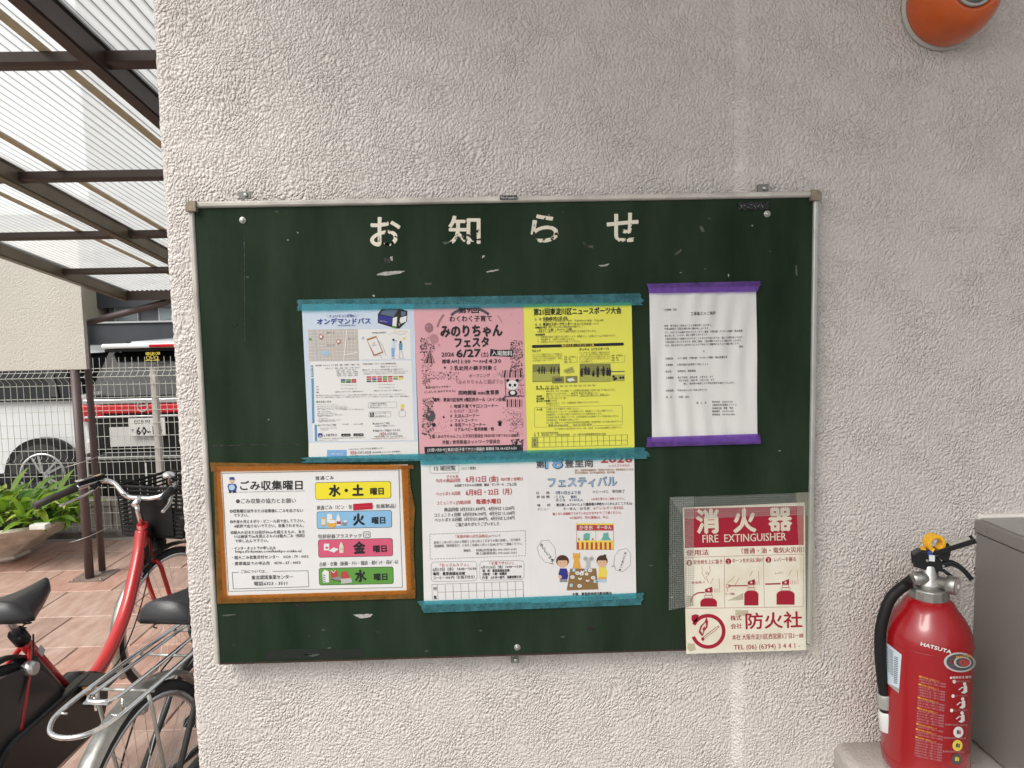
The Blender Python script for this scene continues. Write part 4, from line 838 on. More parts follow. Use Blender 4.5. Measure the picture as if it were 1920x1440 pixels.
# pictures in the bars
S.rect(1022, 576, 1058, 654, 'og', lay=3, rx=6); S.rect(1022, 590, 1058, 640, 'cream', lay=3.4); S.rect(1072, 544, 1118, 640, 'w', lay=3, rx=12); S.disc(1114, 630, 42, 'og', 40, 3.6); S.disc(1114, 612, 42, 'w', 16, 4); S.poly([(1158, 650), (1156, 585), (1170, 545), (1176, 545), (1192, 585), (1196, 650)], 'w', 4.2); S.rect(1160, 610, 1194, 636, 'r', lay=4.6); S.disc(1228, 632, 24, 'g', 18, 3.6); S.disc(1236, 610, 16, 'w', 10, 4)
S.rect(1044, 812, 1092, 872, 'w', lay=3); S.disc(1070, 848, 15, 'pk', 10, 3.6); S.poly([(1088, 876), (1130, 846), (1178, 860), (1136, 892)], 'w', 3.6); S.poly([(1184, 895), (1182, 835), (1194, 800), (1206, 800), (1220, 835), (1220, 895)], 'cream', 3.8); S.ring(1202, 860, 9, 3, 'gr', 4.2)
S.poly([(1028, 1075), (1050, 1045), (1088, 1062), (1090, 1160), (1034, 1162)], 'w', 3); 
for k in range(4): S.line([(1032, 1092 + k * 18), (1058, 1100 + k * 18)], 6, 'k', 3.5)
S.poly([(1100, 1062), (1160, 1052), (1170, 1110), (1115, 1122)], 'r', 3); S.line([(1110, 1052), (1130, 1075), (1150, 1050)], 5, 'w', 3.6); S.poly([(1195, 1066), (1250, 1060), (1282, 1130), (1200, 1120)], 'r', 3.4); S.poly([(1115, 1122), (1180, 1105), (1215, 1130), (1160, 1150)], 'g', 3.6); S.poly([(1195, 1130), (1290, 1120), (1300, 1160), (1200, 1172)], 'lg', 4); S.line([(1110, 1132), (1200, 1152)], 5, 'k', 4.4)
S.flush()

# ---- F: neighbourhood circular (12)
F_ = sheet_thing('neighbourhood_circular', 'white circular with red dates and a bottom stamp grid, left sheet of the lower pair', 'circular', ((789, 860), (993, 857), (996, 1129), (795, 1134)), PY, M_PWHITE)
S = BSheet(780, 850, 4.8, PY, F_)
S.line([(1010, 70), (1020, 700), (1036, 1330)], 2.5, 'lg'); S.frame(126, 98, 386, 180, 2.5, 'k2', .02, 1, 12); S.T('12 班回覧', 164, 136, 356, 131, 44, 'k', .01, res=2); S.T('《メゾン豊里》', 408, 135, 538, 132, 26, 'k')
S.T('子ども会', 274, 210, 382, 207, 28, 'r', .01); S.T('今月の廃品回収', 176, 247, 402, 241, 34, 'r', .01); S.T('6月12日 (金)', 448, 234, 740, 226, 54, 'r', .02, res=2); S.T('毎月第２金曜日', 764, 234, 958, 228, 30, 'r', .01)
S.T('☆回収できるものは新聞・雑誌・ダンボール・アルミ缶', 344, 290, 904, 274, 26, 'k', .01); S.line([(812, 292), (905, 288)], 2, 'k')
S.T('ペットボトル回収', 180, 366, 400, 358, 34, 'r', .01); S.T('6月8日・22日（月）', 448, 352, 862, 342, 56, 'r', .02, res=2)
S.T('コミュニティ(古紙)回収', 186, 447, 494, 438, 34, 'r', .01); S.T('毎週水曜日', 540, 434, 760, 428, 44, 'r', .03)
S.T('廃品回収 3月分は1,430円、4月分は 1,220円', 254, 506, 882, 492, 36, 'k', .01); S.T('コミュニティ回収  3月分は8,190円、4月分は 11,130円', 164, 556, 886, 536, 36, 'k', .01); S.T('ペットボトル回収  3月分は1,800円、4月分は 2,150円', 168, 600, 886, 580, 36, 'k', .01)
S.T('ご協力ありがとうございました', 356, 642, 750, 632, 34, 'k', .01)
for a, b in (((124, 728), (984, 695)), ((984, 695), (988, 920)), ((988, 920), (128, 952)), ((128, 952), (124, 728))):
    L_ = math.hypot(b[0] - a[0], b[1] - a[1]); n = int(L_ / 26)
    for k in range(n):
        t0, t1 = k / n, (k + .6) / n; S.line([(a[0] + (b[0] - a[0]) * t0, a[1] + (b[1] - a[1]) * t0), (a[0] + (b[0] - a[0]) * t1, a[1] + (b[1] - a[1]) * t1)], 4, 'k2')
S.T('「金婚夫婦の記念品贈呈」', 356, 748, 656, 742, 28, 'r'); S.T('について', 662, 743, 760, 740, 26, 'k')
S.T('昭和５１年４月１日から昭和５２年３月３１日までの間に結婚し、引き続き', 162, 803, 938, 776, 26, 'k2'); S.T('婚姻関係（事実婚含む）のあるご夫婦は６月３０日(火)までにご連絡ください。', 164, 834, 958, 812, 26, 'k2')
S.T('連絡先', 426, 874, 494, 873, 24, 'k2'); S.T('村割(女性部長) 090-3429-6055', 540, 872, 906, 860, 26, 'k2'); S.T('東上(総務部長) 090-6665-7656', 540, 901, 908, 892, 26, 'k2')
S.frame(136, 978, 548, 1154, 2.5, 'k2', .018, 1, 30); S.frame(575, 970, 972, 1142, 2.5, 'k2', .018, 1, 30)
S.T('「おっさんカフェ」', 216, 1006, 470, 1000, 30, 'r', .01); S.T('6月17日（水） 14:00～16:00', 150, 1046, 540, 1034, 34, 'k', .01); S.T('場所：豊里南福祉会館', 152, 1084, 440, 1078, 30, 'k', .02); S.T('コーヒー100 円（お菓子付き）', 154, 1120, 526, 1111, 32, 'k', .01)
S.T('「子育てサロン」', 662, 989, 874, 984, 30, 'r', .01); S.T('6月19,26日（金）10:00～11:30', 586, 1025, 952, 1016, 28, 'k', .01)
for k, (t, x1) in enumerate((('場　所：豊里南福祉会館', 840), ('対象者：０歳～就園前', 816), ('内 容：ふれあい遊び、保護者間交流', 946))): S.T(t, 598, 1057 + k * 30, x1, 1052 + k * 29, 26, 'k', .02)
S.line([(142, 1180), (964, 1150), (966, 1310)], 2.5, 'k2'); S.line([(142, 1180), (148, 1320)], 2.5, 'k2'); S.line([(196, 1250), (966, 1226)], 2.5, 'k2')
for k in range(12): S.line([(192 + k * 70, 1178 - k * 2.5), (198 + k * 70, 1318 - k * 2.5)], 2.5, 'k2', 1.5)
S.T('回', 158, 1217, 184, 1216, 30, 'k', .01); S.T('覧', 160, 1297, 186, 1296, 32, 'k', .02)
S.flush()

# ---- G: summer festival poster with a drawn picnic
G_ = sheet_thing('summer_festival_poster', 'white festival poster with drawn children and food stall, right sheet of the lower pair', 'poster', ((988, 858), (1189, 851), (1193, 1122), (996, 1131)), PY - .0005, M_PWHITE)
S = BSheet(980, 850, 4.8, PY - .0005, G_)
S.T('第', 122, 96, 194, 94, 70, 'k2', .03, res=2); S.T('18', 204, 82, 360, 78, 130, 'k', .05, res=2, lay=2); S.T('18', 210, 82, 354, 78, 122, 'b', .015, res=2, lay=3); S.T('豊里南', 380, 90, 634, 84, 76, 'k2', .02, res=2)
S.T('2026', 704, 50, 984, 46, 80, 'r', .035, res=2); S.T('in とよさとみなみ', 776, 110, 962, 106, 24, 'r')
S.T('協力：豊里南地域福祉委・豊里南小学校 PTA・豊里南連合子ども会', 468, 153, 995, 143, 20, 'brn', .01); S.T('青少年指導員会・青少年福祉委員会・豊中学園', 468, 176, 826, 170, 20, 'brn', .01)
S.T('フェスティバル', 232, 262, 846, 250, 88, 'slate', .055, res=2, lay=2); S.T('フェスティバル', 236, 262, 842, 250, 84, 'bl2', .004, res=2, lay=3)
S.T('日　　時　：', 124, 357, 284, 354, 24, 'k', .01); S.T('7月11日土よう日', 296, 354, 518, 352, 30, 'slate', .03); S.T('11じ～13じ　受付終了', 632, 346, 918, 340, 28, 'k', .01)
S.T('参 加 費　：', 124, 392, 288, 390, 24, 'k', .01); S.T('こども　　無料', 300, 393, 486, 391, 26, 'slate', .02); S.T('おとな　￥100えん', 300, 421, 544, 418, 26, 'slate', .02); S.T('※お持ち帰りはご遠慮ください。', 618, 411, 918, 406, 24, 'r')
S.T('場　　所　：', 130, 467, 290, 464, 24, 'k', .01); S.T('第五南しゅうかいじょう(豊里南小学校たいくかんよこ こうえん)', 304, 464, 984, 448, 26, 'k', .02)
S.T('メニュー　：', 132, 502, 276, 499, 26, 'k'); S.T('そーめん・かき氷', 364, 499, 604, 494, 30, 'k', .01); S.T('※アレルギー非対応', 636, 493, 908, 488, 30, 'r')
S.T('無くなり次第終了させていただきますので ご了承ください。', 270, 545, 888, 532, 26, 'R', .01); S.T('※小雨決行、荒天(警報)は、中止。', 422, 580, 776, 573, 26, 'R')
# stall
S.rect(484, 640, 818, 692, 'r', 0, lay=1); S.rect(484, 632, 818, 644, 'yy', lay=2); S.T('かき氷', 510, 668, 634, 667, 40, 'w', .02, lay=3); S.T('そーめん', 668, 665, 800, 664, 38, 'w', .02, lay=3)
for k in range(11): S.disc(492 + k * 32, 634, 10, 'yy', 7, 2.4)
S.frame(486, 694, 818, 866, 4, 'brn'); S.line([(658, 694), (658, 785)], 3, 'brn'); S.rect(488, 784, 818, 800, 'yy', lay=1.5)
for k in range(16): S.rect(488 + k * 20.6, 800, 488 + (k + 1) * 20.6 - .5, 864, 'r' if k % 2 == 0 else 'yy', lay=1.5)
S.poly([(548, 730), (570, 715), (606, 720), (600, 780), (545, 780)], 'teal', 2); S.poly([(725, 720), (770, 712), (775, 755), (798, 780), (704, 780), (722, 750)], 'teal', 2); S.disc(506, 772, 8, 'brn', 10, 2); S.disc(630, 772, 8, 'brn', 10, 2); S.disc(575, 775, 14, 'gr', 8, 2.5)
# speech balloons
S.line([(130, 850), (168, 786), (236, 782), (290, 850), (300, 930), (262, 990), (200, 980), (150, 920)], 2.5, 'k2', closed=True); S.line([(236, 988), (280, 1000), (262, 984)], 2.5, 'k2')
S.line([(866, 870), (935, 856), (974, 905), (966, 1010), (900, 1066), (840, 1050), (820, 1000), (826, 930)], 2.5, 'k2', closed=True); S.line([(822, 1000), (800, 1020), (836, 1022)], 2.5, 'k2')
for i, ch in enumerate('おいしいよ!'): S.T(ch, 158 + i * 19, 822 + i * 27, 184 + i * 19, 828 + i * 27, 30, 'k', .02)
for i, ch in enumerate('まってるよー!'): S.T(ch, 912 - i * 8, 896 + i * 25, 934 - i * 8, 902 + i * 25, 26, 'k', .01)
# children, cat, mouse, table
S.disc(358, 968, 58, 'hair', 54, 2, 20); S.disc(358, 984, 46, 'sk', 42, 3, 20); S.rect(312, 938, 404, 962, 'hair', lay=3.5, rx=8); S.poly([(335, 1035), (395, 1035), (412, 1090), (402, 1132), (336, 1132), (322, 1085)], 'nv', 1.6); S.rect(332, 1130, 402, 1158, 'g', lay=1.2); S.disc(336, 1112, 16, 'sk', lay=2.4); S.disc(418, 1082, 14, 'sk', lay=2.4)
S.disc(714, 968, 50, 'hair', 52, 2, 20); S.disc(714, 984, 44, 'sk', 40, 3, 20); S.rect(674, 936, 752, 962, 'hair', lay=3.5, rx=8); S.disc(738, 922, 14, 'hair', lay=2.2); S.poly([(686, 1022), (745, 1018), (760, 1070), (756, 1112), (680, 1112)], 'yy', 1.6); S.rect(680, 1112, 754, 1132, 'og', lay=1.7); S.rect(678, 1132, 754, 1160, 'sky', lay=1.4)
for x in (340, 376): S.disc(x, 982, 3, 'k', lay=4)
for x in (698, 732): S.disc(x, 982, 3, 'k', lay=4)
S.disc(485, 932, 34, 'og', 34, 2, 18); S.poly([(454, 918), (450, 892), (474, 906)], 'og', 2.3); S.poly([(498, 906), (516, 888), (518, 920)], 'og', 2.3); S.poly([(462, 960), (510, 960), (526, 1035), (450, 1035)], 'og', 1.7); S.disc(476, 930, 3, 'k', lay=3); S.disc(496, 930, 3, 'k', lay=3)
S.disc(590, 968, 26, 'lg', 30, 2.2); S.disc(564, 946, 21, 'lg', lay=1.9); S.disc(620, 946, 21, 'lg', lay=1.9); S.disc(566, 948, 12, 'pk' if 0 else 'tn', lay=2.6); S.disc(618, 948, 12, 'tn', lay=2.6); S.poly([(572, 992), (608, 992), (612, 1030), (566, 1030)], 'lg', 1.7)
S.poly([(428, 1038), (660, 1036), (680, 1222), (396, 1232)], 'br', 2.8); S.line([(428, 1038), (660, 1036)], 3, 'brn', 3.2)
for x, y in ((492, 1076), (530, 1082), (606, 1052), (448, 1112), (634, 1118), (512, 1192)): S.disc(x, y, 20, 'w', 16, 3.6); S.disc(x, y, 11, 'lg', 8, 4)
for x, y, c in ((538, 1060, 'r'), (575, 1085, 'yy'), (516, 1125, 'gr'), (584, 1142, 'r')): S.disc(x, y, 17, 'w', 12, 3.9); S.poly([(x - 12, y - 2), (x + 12, y - 2), (x, y - 24)], c, 4.3)
for x, y in ((460, 1050), (436, 1186), (650, 1150), (568, 1048)): S.rect(x - 12, y - 14, x + 14, y + 14, 'sky', lay=3.5)
S.T('主催：豊里南地域活動協議会', 446, 1268, 802, 1258, 28, 'k', .015); S.T('子ども地域居場所づくり事業', 530, 1303, 858, 1295, 28, 'slate', .015)
S.flush()

# ---- tapes over the sheets
tape('teal_tape', 'long teal masking tape along the top of the three coloured sheets', M_TEAL, BF - .0036, (559, 562, 1200, 550), (557, 583, 1206, 572), (1, -2, 0, 1, 0), (-4, 1, -1, 2, 4))
tape('teal_tape', 'long teal masking tape between the upper and lower rows of sheets', M_TEAL, BF - .0036, (577, 857, 1206, 838), (568, 868, 1220, 856), (-6, -12, -6, 4, 2), (0, 2, -3, 1, 2))
tape('teal_tape', 'second teal masking tape layered above the lower pair of sheets', M_TEAL, BF - .0044, (789, 857, 1208, 840), (787, 872, 1213, 860), (1, 0, 1, 0, 0), (1, -2, 1, 0, 0))
tape('teal_tape', 'teal masking tape along the bottom of the lower pair of sheets', M_TEAL, BF - .0036, (782, 1127, 1207, 1111), (795, 1149, 1203, 1134), (0, 0, 1, 2, 0), (-2, 1, -1, 2, 0))
tape('purple_tape', 'purple masking tape across the top of the rippled white notice', M_PURP, BF - .0066, (1212, 532, 1427, 527), (1218, 550, 1420, 547), (-2, 0, 1, 0, 0), (0, -1, 2, 0, 1))
tape('purple_tape', 'purple masking tape across the bottom of the rippled white notice', M_PURP, BF - .0066, (1214, 820, 1424, 813), (1211, 838, 1427, 832), (1, -1, 0, 1, 0), (-1, 0, 1, 0, 1))
tape('orange_tape', 'orange cloth tape along the top edge of the garbage notice', M_OTAPE, BF - .0030, (394, 867, 775, 872), (396, 884, 776, 879), (0, 0, 0, 0, 0), (1, 0, -1, 0, 0))
tape('orange_tape', 'orange cloth tape down the left edge of the garbage notice', M_OTAPE, BF - .0022, (400, 872, 413, 882), (408, 1130, 426, 1121), (-1, 0, 0, -1, 0), (0, 0, 1, 0, 0))
tape('orange_tape', 'orange cloth tape down the right edge of the garbage notice', M_OTAPE, BF - .0022, (752, 872, 767, 872), (763, 1118, 780, 1116), (0, 0, 0, 0, 0), (0, 1, 7, 2, 0))
tape('orange_tape', 'orange cloth tape along the bottom edge of the garbage notice', M_OTAPE, BF - .0030, (407, 1117, 778, 1106), (408, 1132, 778, 1122), (0, 1, 0, 0, 0), (1, 0, 0, 1, 0))

# ---- H: fire extinguisher sign
H_ = sheet_thing('extinguisher_sign', 'aged cream and red fire extinguisher instruction sign on the lower right corner of the board', 'sign', ((1280, 952), (1509, 942), (1511.5, 1219), (1287, 1226)), BF - .0012, M_PSTK, nu=2, nv=2)
S = BSheet(1240, 910, 4.363, BF - .0012, H_)
S.poly([(188, 190), (1165, 168), (1165, 487), (192, 512)], 'stkr', 1)
S.T('消', 290, 296, 465, 290, 190, 'cream', .04, res=3, lay=3); S.T('火', 592, 288, 768, 282, 190, 'cream', .04, res=3, lay=3); S.T('器', 880, 276, 1062, 272, 190, 'cream', .035, res=3, lay=3)
S.T('FIRE  EXTINGUISHER', 336, 434, 1020, 414, 84, 'cream', .005, res=2, lay=3)
S.T('使用法', 204, 552, 386, 546, 48, 'stkr', .01, res=2); S.T('（普通・油・電気火災用）', 655, 537, 1168, 524, 46, 'stkr', .005, res=2)
S.line([(192, 590), (1165, 562)], 2.5, 'stkr'); S.line([(196, 590), (200, 1010)], 2.5, 'stkr'); S.line([(515, 582), (518, 1002)], 2.5, 'stkr'); S.line([(835, 572), (842, 998)], 2.5, 'stkr'); S.line([(1162, 562), (1164, 992)], 2.5, 'stkr'); S.line([(200, 1008), (1165, 992)], 2.5, 'stkr')
for x, y, n in ((228, 634, '1'), (548, 622, '2'), (876, 609, '3')): S.disc(x, y, 24, 'stkr', lay=1, n=20); S.T(n, x - 7, y, x + 7, y, 38, 'cream', .02, lay=3)
S.T('安全栓を上に抜き', 262, 628, 498, 622, 36, 'stkr', .005, res=2); S.T('ホーンを火元に向け', 580, 616, 830, 608, 36, 'stkr', .005, res=2); S.T('レバーを握る', 922, 607, 1100, 602, 36, 'stkr', .005, res=2)
def bottle(cx, w, y0, y1):
    S.poly([(cx - w, y1), (cx - w, y0 + 26), (cx - w * .75, y0 + 6), (cx - w * .45, y0), (cx + w * .45, y0), (cx + w * .75, y0 + 6), (cx + w, y0 + 26), (cx + w, y1)], 'stkr', 1)
    S.frame(cx - w * .5, y0 - 24, cx + w * .5, y0 - 4, 3, 'stkr'); S.frame(cx - w * .35, y0 - 46, cx + w * .35, y0 - 26, 3, 'stkr'); S.poly([(cx - 30, y0 - 50), (cx - 30, y0 - 74), (cx + 28, y0 - 96), (cx + 30, y0 - 50)], 'stkr', 1)
    S.disc(cx, y0 - 68, 9, 'cream', lay=2)
bottle(387, 68, 924, 992); bottle(736, 58, 862, 982); bottle(1016, 74, 862, 976)
S.line([(355, 876), (300, 878), (262, 900), (238, 955)], 10, 'stkr'); S.line([(706, 820), (600, 822), (545, 822)], 9, 'stkr'); S.line([(975, 804), (850, 808)], 12, 'stkr'); S.frame(530, 812, 560, 834, 3, 'stkr')
for dx, dy in ((0, 0), (322, -62), (640, -66)):
    for k in range(4): S.line([(418 + dx + k * 14, 842 + dy), (420 + dx + k * 14, 876 + dy)], 2.5, 'stkr')
    S.line([(400 + dx, 805 + dy), (425 + dx, 760 + dy)], 2.5, 'stkr'); S.line([(472 + dx, 760 + dy), (478 + dx, 876 + dy)], 2.5, 'stkr')
S.line([(332, 655), (334, 720), (362, 775)], 2.5, 'stkr'); S.line([(392, 655), (400, 700), (376, 745)], 2.5, 'stkr'); S.ring(374, 718, 10, 3, 'stkr'); S.line([(365, 740), (385, 800)], 3, 'stkr'); S.T('安全栓→', 246, 796, 355, 790, 20, 'stkr'); S.T('レバー', 932, 718, 1000, 714, 18, 'stkr'); S.line([(540, 800), (600, 745)], 2.5, 'stkr'); S.line([(600, 820), (640, 755)], 2.5, 'stkr'); S.T('ホーン(噴射)', 524, 888, 600, 886, 20, 'stkr'); S.line([(542, 872), (540, 842)], 2.5, 'stkr')
S.ring(382, 1194, 128, 30, 'stkr', 1, 44, -155, 160); S.poly([(248, 1064), (276, 1054), (308, 1060), (290, 1110), (262, 1125), (246, 1100)], 'stkr', 1)
S.poly([(332, 1235), (304, 1200), (320, 1150), (355, 1115), (368, 1075), (382, 1110), (378, 1160), (350, 1195), (345, 1220)], 'stkr', 1); S.poly([(338, 1215), (320, 1190), (335, 1150), (362, 1120), (366, 1150), (345, 1185)], 'cream', 2); S.poly([(342, 1190), (336, 1175), (352, 1150), (356, 1165)], 'stkr', 3)
S.line([(340, 1252), (470, 1152)], 18, 'stkr', 2); S.line([(346, 1248), (466, 1155)], 11, 'cream', 3); S.disc(338, 1256, 12, 'stkr', 14, 4)
S.T('株式', 565, 1085, 654, 1082, 42, 'stkr', .005, res=2); S.T('会社', 568, 1152, 658, 1148, 42, 'stkr', .005, res=2); S.T('防火社', 690, 1110, 1150, 1096, 130, 'stkr', .012, res=3)
S.T('本社 大阪市淀川区西宮原3丁目3－88', 578, 1243, 1160, 1226, 46, 'stkr', 0, res=2); S.T('TEL (06) (6394) 3 4 4 1 -', 592, 1322, 1135, 1306, 50, 'stkr', 0, res=2)
S.flush()
for pts, nm in (([(205, 900), (255, 905), (262, 985), (205, 1000)], 'a'), ([(545, 940), (670, 880), (672, 935), (545, 945)], 'b'), ([(215, 1290), (270, 1295), (285, 1345), (240, 1360), (212, 1340)], 'c'), ([(605, 1020), (715, 1022), (700, 1070), (606, 1065)], 'd')):
    g = LMB(H_.location); g.add([at(1240 + x / 4.363, 910 + y / 4.363, Y=BF - .0016) for x, y in pts], [tuple(range(len(pts)))]); g.build('stain', film('yellow_stain', (.34, .29, .14), .35, .6), H_)
def htape(label, m, pts_px, dy, name='cloth_tape', nu=20, nv=20, bend=0):
    P = [at(1240 + x / 4.363, 910 + y / 4.363, Y=BF - dy) for x, y in pts_px]; c = sum(P, Vector()) / 4
    t = LMB(c); rr = random.Random(int(pts_px[0][0]))
    def fn(u, v):
        p = (P[0] * (1 - u) + P[1] * u) * (1 - v) + (P[3] * (1 - u) + P[2] * u) * v
        e = .0012 * mathutils.noise.noise(Vector((u * 9, v * 40, 5))) if u in (0, 1) else 0
        return Vector((p.x + e, p.y - .0004 * (1 + math.sin(u * 7 + v * 19)) - bend * v * v * u * .014, p.z))
    o = t.grid(fn, nu, nv).build(name, m); o.location = c; tag(o, label, 'tape'); return o
htape('grey mesh cloth tape down the left side of the fire extinguisher sign', M_CLOTH, ((66, 98), (266, 90), (268, 985), (62, 1020)), .0030)
htape('grey mesh cloth tape across the top of the fire extinguisher sign', M_CLOTH, ((66, 96), (1200, 62), (1205, 240), (190, 275)), .0040)
htape('yellowed clear tape peeling off the right edge of the fire extinguisher sign', M_CLEAR, ((1100, 58), (1245, 52), (1262, 1385), (1165, 1340)), .0052, 'clear_tape', 10, 30, 1)

# ================================================================== FIRE EXTINGUISHER
ex, ey, ez = .789, -.112, .843
er = .0735
ext = thing('fire_extinguisher', 'red fire extinguisher with yellow safety pin ring standing on the wall ledge', 'fire extinguisher', (ex, ey, ez))
top = 1.179 - ez
body = [(.0, 0), (.050, .0), (.064, .006), (.0715, .018), (er, .034), (er, top - .074), (er - .0015, top - .062), (er - .006, top - .048), (er - .014, top - .033), (er - .026, top - .017), (.040, top - .004), (.030, top + .003)]
MB().lathe(body[1:], seg=56).build('cylinder', M_EXT, ext)
MB().lathe([(.0318, top + .001), (.0328, top + .003), (.0328, top + .020), (.030, top + .022), (.022, top + .023)], seg=14, smooth=False).build('collar_nut', M_CAST, ext, .0012)
MB().lathe([(.022, top + .020), (.022, top + .030), (.016, top + .036), (.013, top + .062), (.010, top + .066)], seg=20).build('valve_body', M_CAST, ext)
# bodies of hose outlet (left) and gauge (right)
hd = Vector((-.97, -.22, 0)).normalized()
hz = top + .040
gd_ = Vector((.62, -.78, 0)).normalized()
MB().lathe([(.011, .0), (.0115, .014), (.0125, .016), (.0125, .030), (.0105, .032), (.0105, .040)], (0, 0, hz), hd, 16).build('hose_coupling', M_CAST, ext)
def hq(x, y, Y=-.105): return at(x, y, Y=Y) - Vector((ex, ey, ez))
hp = [hd * .036 + Vector((0, 0, hz)), hq(1697, 1097), hq(1670, 1122), hq(1653, 1170), hq(1650, 1215), hq(1653, 1260), hq(1658, 1300)]
MB().tube(spline(hp, 8), .0100, 14).build('hose', mat('black_rubber_hose', (.009, .009, .009), .55, bump=.0004, bscale=300, spec=.25), ext)
d_ = Vector((.004, .0, -.036)); e0 = hp[-1]
MB().tube([e0, e0 + d_ * .75], .0132, 16).build('nozzle_ferrule', M_ALU2, ext, .001)
MB().tube([e0 + d_ * .75, e0 + d_ * .95], .0105, 12).build('nozzle_neck', M_BLKPL, ext)
MB().tube([e0 + d_ * .95, e0 + d_ * 1.15, e0 + d_ * 2.0], [.0128, .0138, .0138], 16).build('nozzle', mat('white_plastic', (.6, .6, .58), .4), ext, .001)
gq = MB().lathe([(.011, 0), (.012, .016), (.0165, .018), (.0165, .032), (.0150, .034)], gd_ * .010 + Vector((.003, 0, top + .034)), gd_, 22).build('pressure_gauge', M_CAST, ext)
gc = gd_ * .0445 + Vector((.003, 0, top + .034))
MB().lathe([(.0142, 0), (.0142, .0006)], gc, gd_, 22).build('gauge_face', mat('gauge_face', (.45, .38, .36), .2), gq)
MB().lathe([(.0045, .0008), (.004, .0020)], gc, gd_, 14).build('gauge_hub', mat('gauge_hub', (.8, .78, .75), .2), gq)
# lever frame and two handles run towards the right and the viewer
hx = Vector((.92, -.38, 0)).normalized(); hy = Vector((-hx.y, hx.x, 0)); up = Vector((0, 0, 1))
def hpnt(a, b, c=0): return hx * (a * (.72 if a > .02 else 1)) + up * (top + b) + hy * c
g = MB()
for s_ in (-1, 1):
    pr = [hpnt(-.028, .060, s_ * .009), hpnt(-.030, .082, s_ * .009), hpnt(-.018, .091, s_ * .009), hpnt(.004, .084, s_ * .009), hpnt(.020, .070, s_ * .009), hpnt(.012, .052, s_ * .009), hpnt(-.008, .056, s_ * .009)]
    g.prism(pr, hy * .0025 * s_)
g.prism([hpnt(-.030, .082, -.009), hpnt(-.018, .091, -.009), hpnt(-.014, .089, -.009), hpnt(-.026, .078, -.009)], hy * .018)
g.build('lever_housing', M_BLACK, ext, .001)
def strap(pts, w, t, name, m, taper=None):
    P = spline([hpnt(*p) for p in pts], 6); g = MB(); V = []; n = len(P)
    for i, p in enumerate(P):
        T = (P[min(i + 1, n - 1)] - P[max(i - 1, 0)]).normalized(); nn = T.cross(hy).normalized()
        ww = w if not taper else w + (taper - w) * i / (n - 1)
        V += [p + hy * ww - nn * t * 1.0, p + hy * ww + nn * t, p + hy * (ww - .0022) + nn * t, p + hy * (ww - .0022) - nn * 0, p - hy * (ww - .0022) - nn * 0, p - hy * (ww - .0022) + nn * t, p - hy * ww + nn * t, p - hy * ww - nn * t]
    F = [(i * 8 + k, i * 8 + (k + 1) % 8, (i + 1) * 8 + (k + 1) % 8, (i + 1) * 8 + k) for i in range(n - 1) for k in range(8)]
    F += [tuple(range(8)), tuple((n - 1) * 8 + k for k in range(8))[::-1]]
    g.add(V, F); g.build(name, m, ext, .0006)
strap([(-.020, .084), (.004, .088), (.034, .097), (.066, .108), (.096, .118)], .0095, .0045, 'squeeze_lever', M_BLACK, .0125)
strap([(-.006, .062), (.020, .066), (.048, .070), (.070, .062), (.092, .044)], .0085, .004, 'carry_handle', M_BLACK, .006)
strap([(-.002, .058), (.018, .056), (.036, .052), (.050, .044), (.062, .034)], .0045, .0028, 'lower_grip', M_BLACK, .003)
g = MB(); g.prism([hpnt(.010, .080, -.004), hpnt(.046, .096, -.004), hpnt(.040, .072, -.004), (hpnt(.020, .074, -.004))], hy * .008); g.build('lever_web', M_BLACK, ext)
a_, b_ = hpnt(.042, .1035), hpnt(.086, .1185); t_ = (b_ - a_).normalized(); nn = hy.cross(t_).normalized(); nn = nn if nn.z > 0 else -nn
MB().obox((a_ + b_) / 2 + nn * .0012 - Vector((0, 0, .0)), (b_ - a_) / 2, hy * .007, nn * .0009).build('lever_sticker', mat('worn_label', (.42, .42, .36), .5, var=.2, vscale=200), ext)
# yellow ring pull: thick open ring
rc = hpnt(.006, .1055); ax_ = (hx * .35 + hy * -.93).normalized()
u_ = Vector((0, 0, 1)); w_ = ax_.cross(u_).normalized(); g = MB(); V = []
n = 26
for k in range(n + 1):
    a = R(30 + 312 * k / n); c_ = u_ * -math.cos(a) + w_ * math.sin(a)
    for rr_, hh in ((.0105, -.010), (.0165, -.010), (.0165, .010), (.0105, .010)): V.append(rc + c_ * rr_ + ax_ * hh)
g.add(V, [(i * 4 + k, i * 4 + (k + 1) % 4, (i + 1) * 4 + (k + 1) % 4, (i + 1) * 4 + k) for i in range(n) for k in range(4)] + [(0, 1, 2, 3), (n * 4 + 3, n * 4 + 2, n * 4 + 1, n * 4)])
g.build('safety_ring', M_YEL, ext, .0012)
MB().obox(hpnt(-.012, .0935), (hx * .004), hy * .008, up * .0012).build('yellow_band', M_YEL, ext)
MB().obox(hpnt(-.001, .086), hx * .0035 + up * .002, hy * .0122, up * .006 - hx * .002).build('blue_seal', mat('blue_plastic', (.02, .05, .22), .4), ext)
MB().obox(hpnt(.001, .080, -.0130), hx * .0045, hy * .001, up * .0055).build('white_tag', mat('white_tag', (.6, .63, .66), .4), ext)
for a, b in ((-.006, .074), (.020, .066), (.010, .056)):
    MB().lathe([(.0026, 0), (.002, .0012)], hpnt(a, b, -.0112 if b > .07 else -.0092), -hy, 10).build('rivet', M_STEEL, ext)
for z_, r_ in ((.036, er), (top - .078, er)):
    MB().tube([(r_ * math.cos(2 * PI * k / 48), r_ * math.sin(2 * PI * k / 48), z_) for k in range(48)], .0008, 6, closed=True).build('weld_seam', M_EXT, ext)
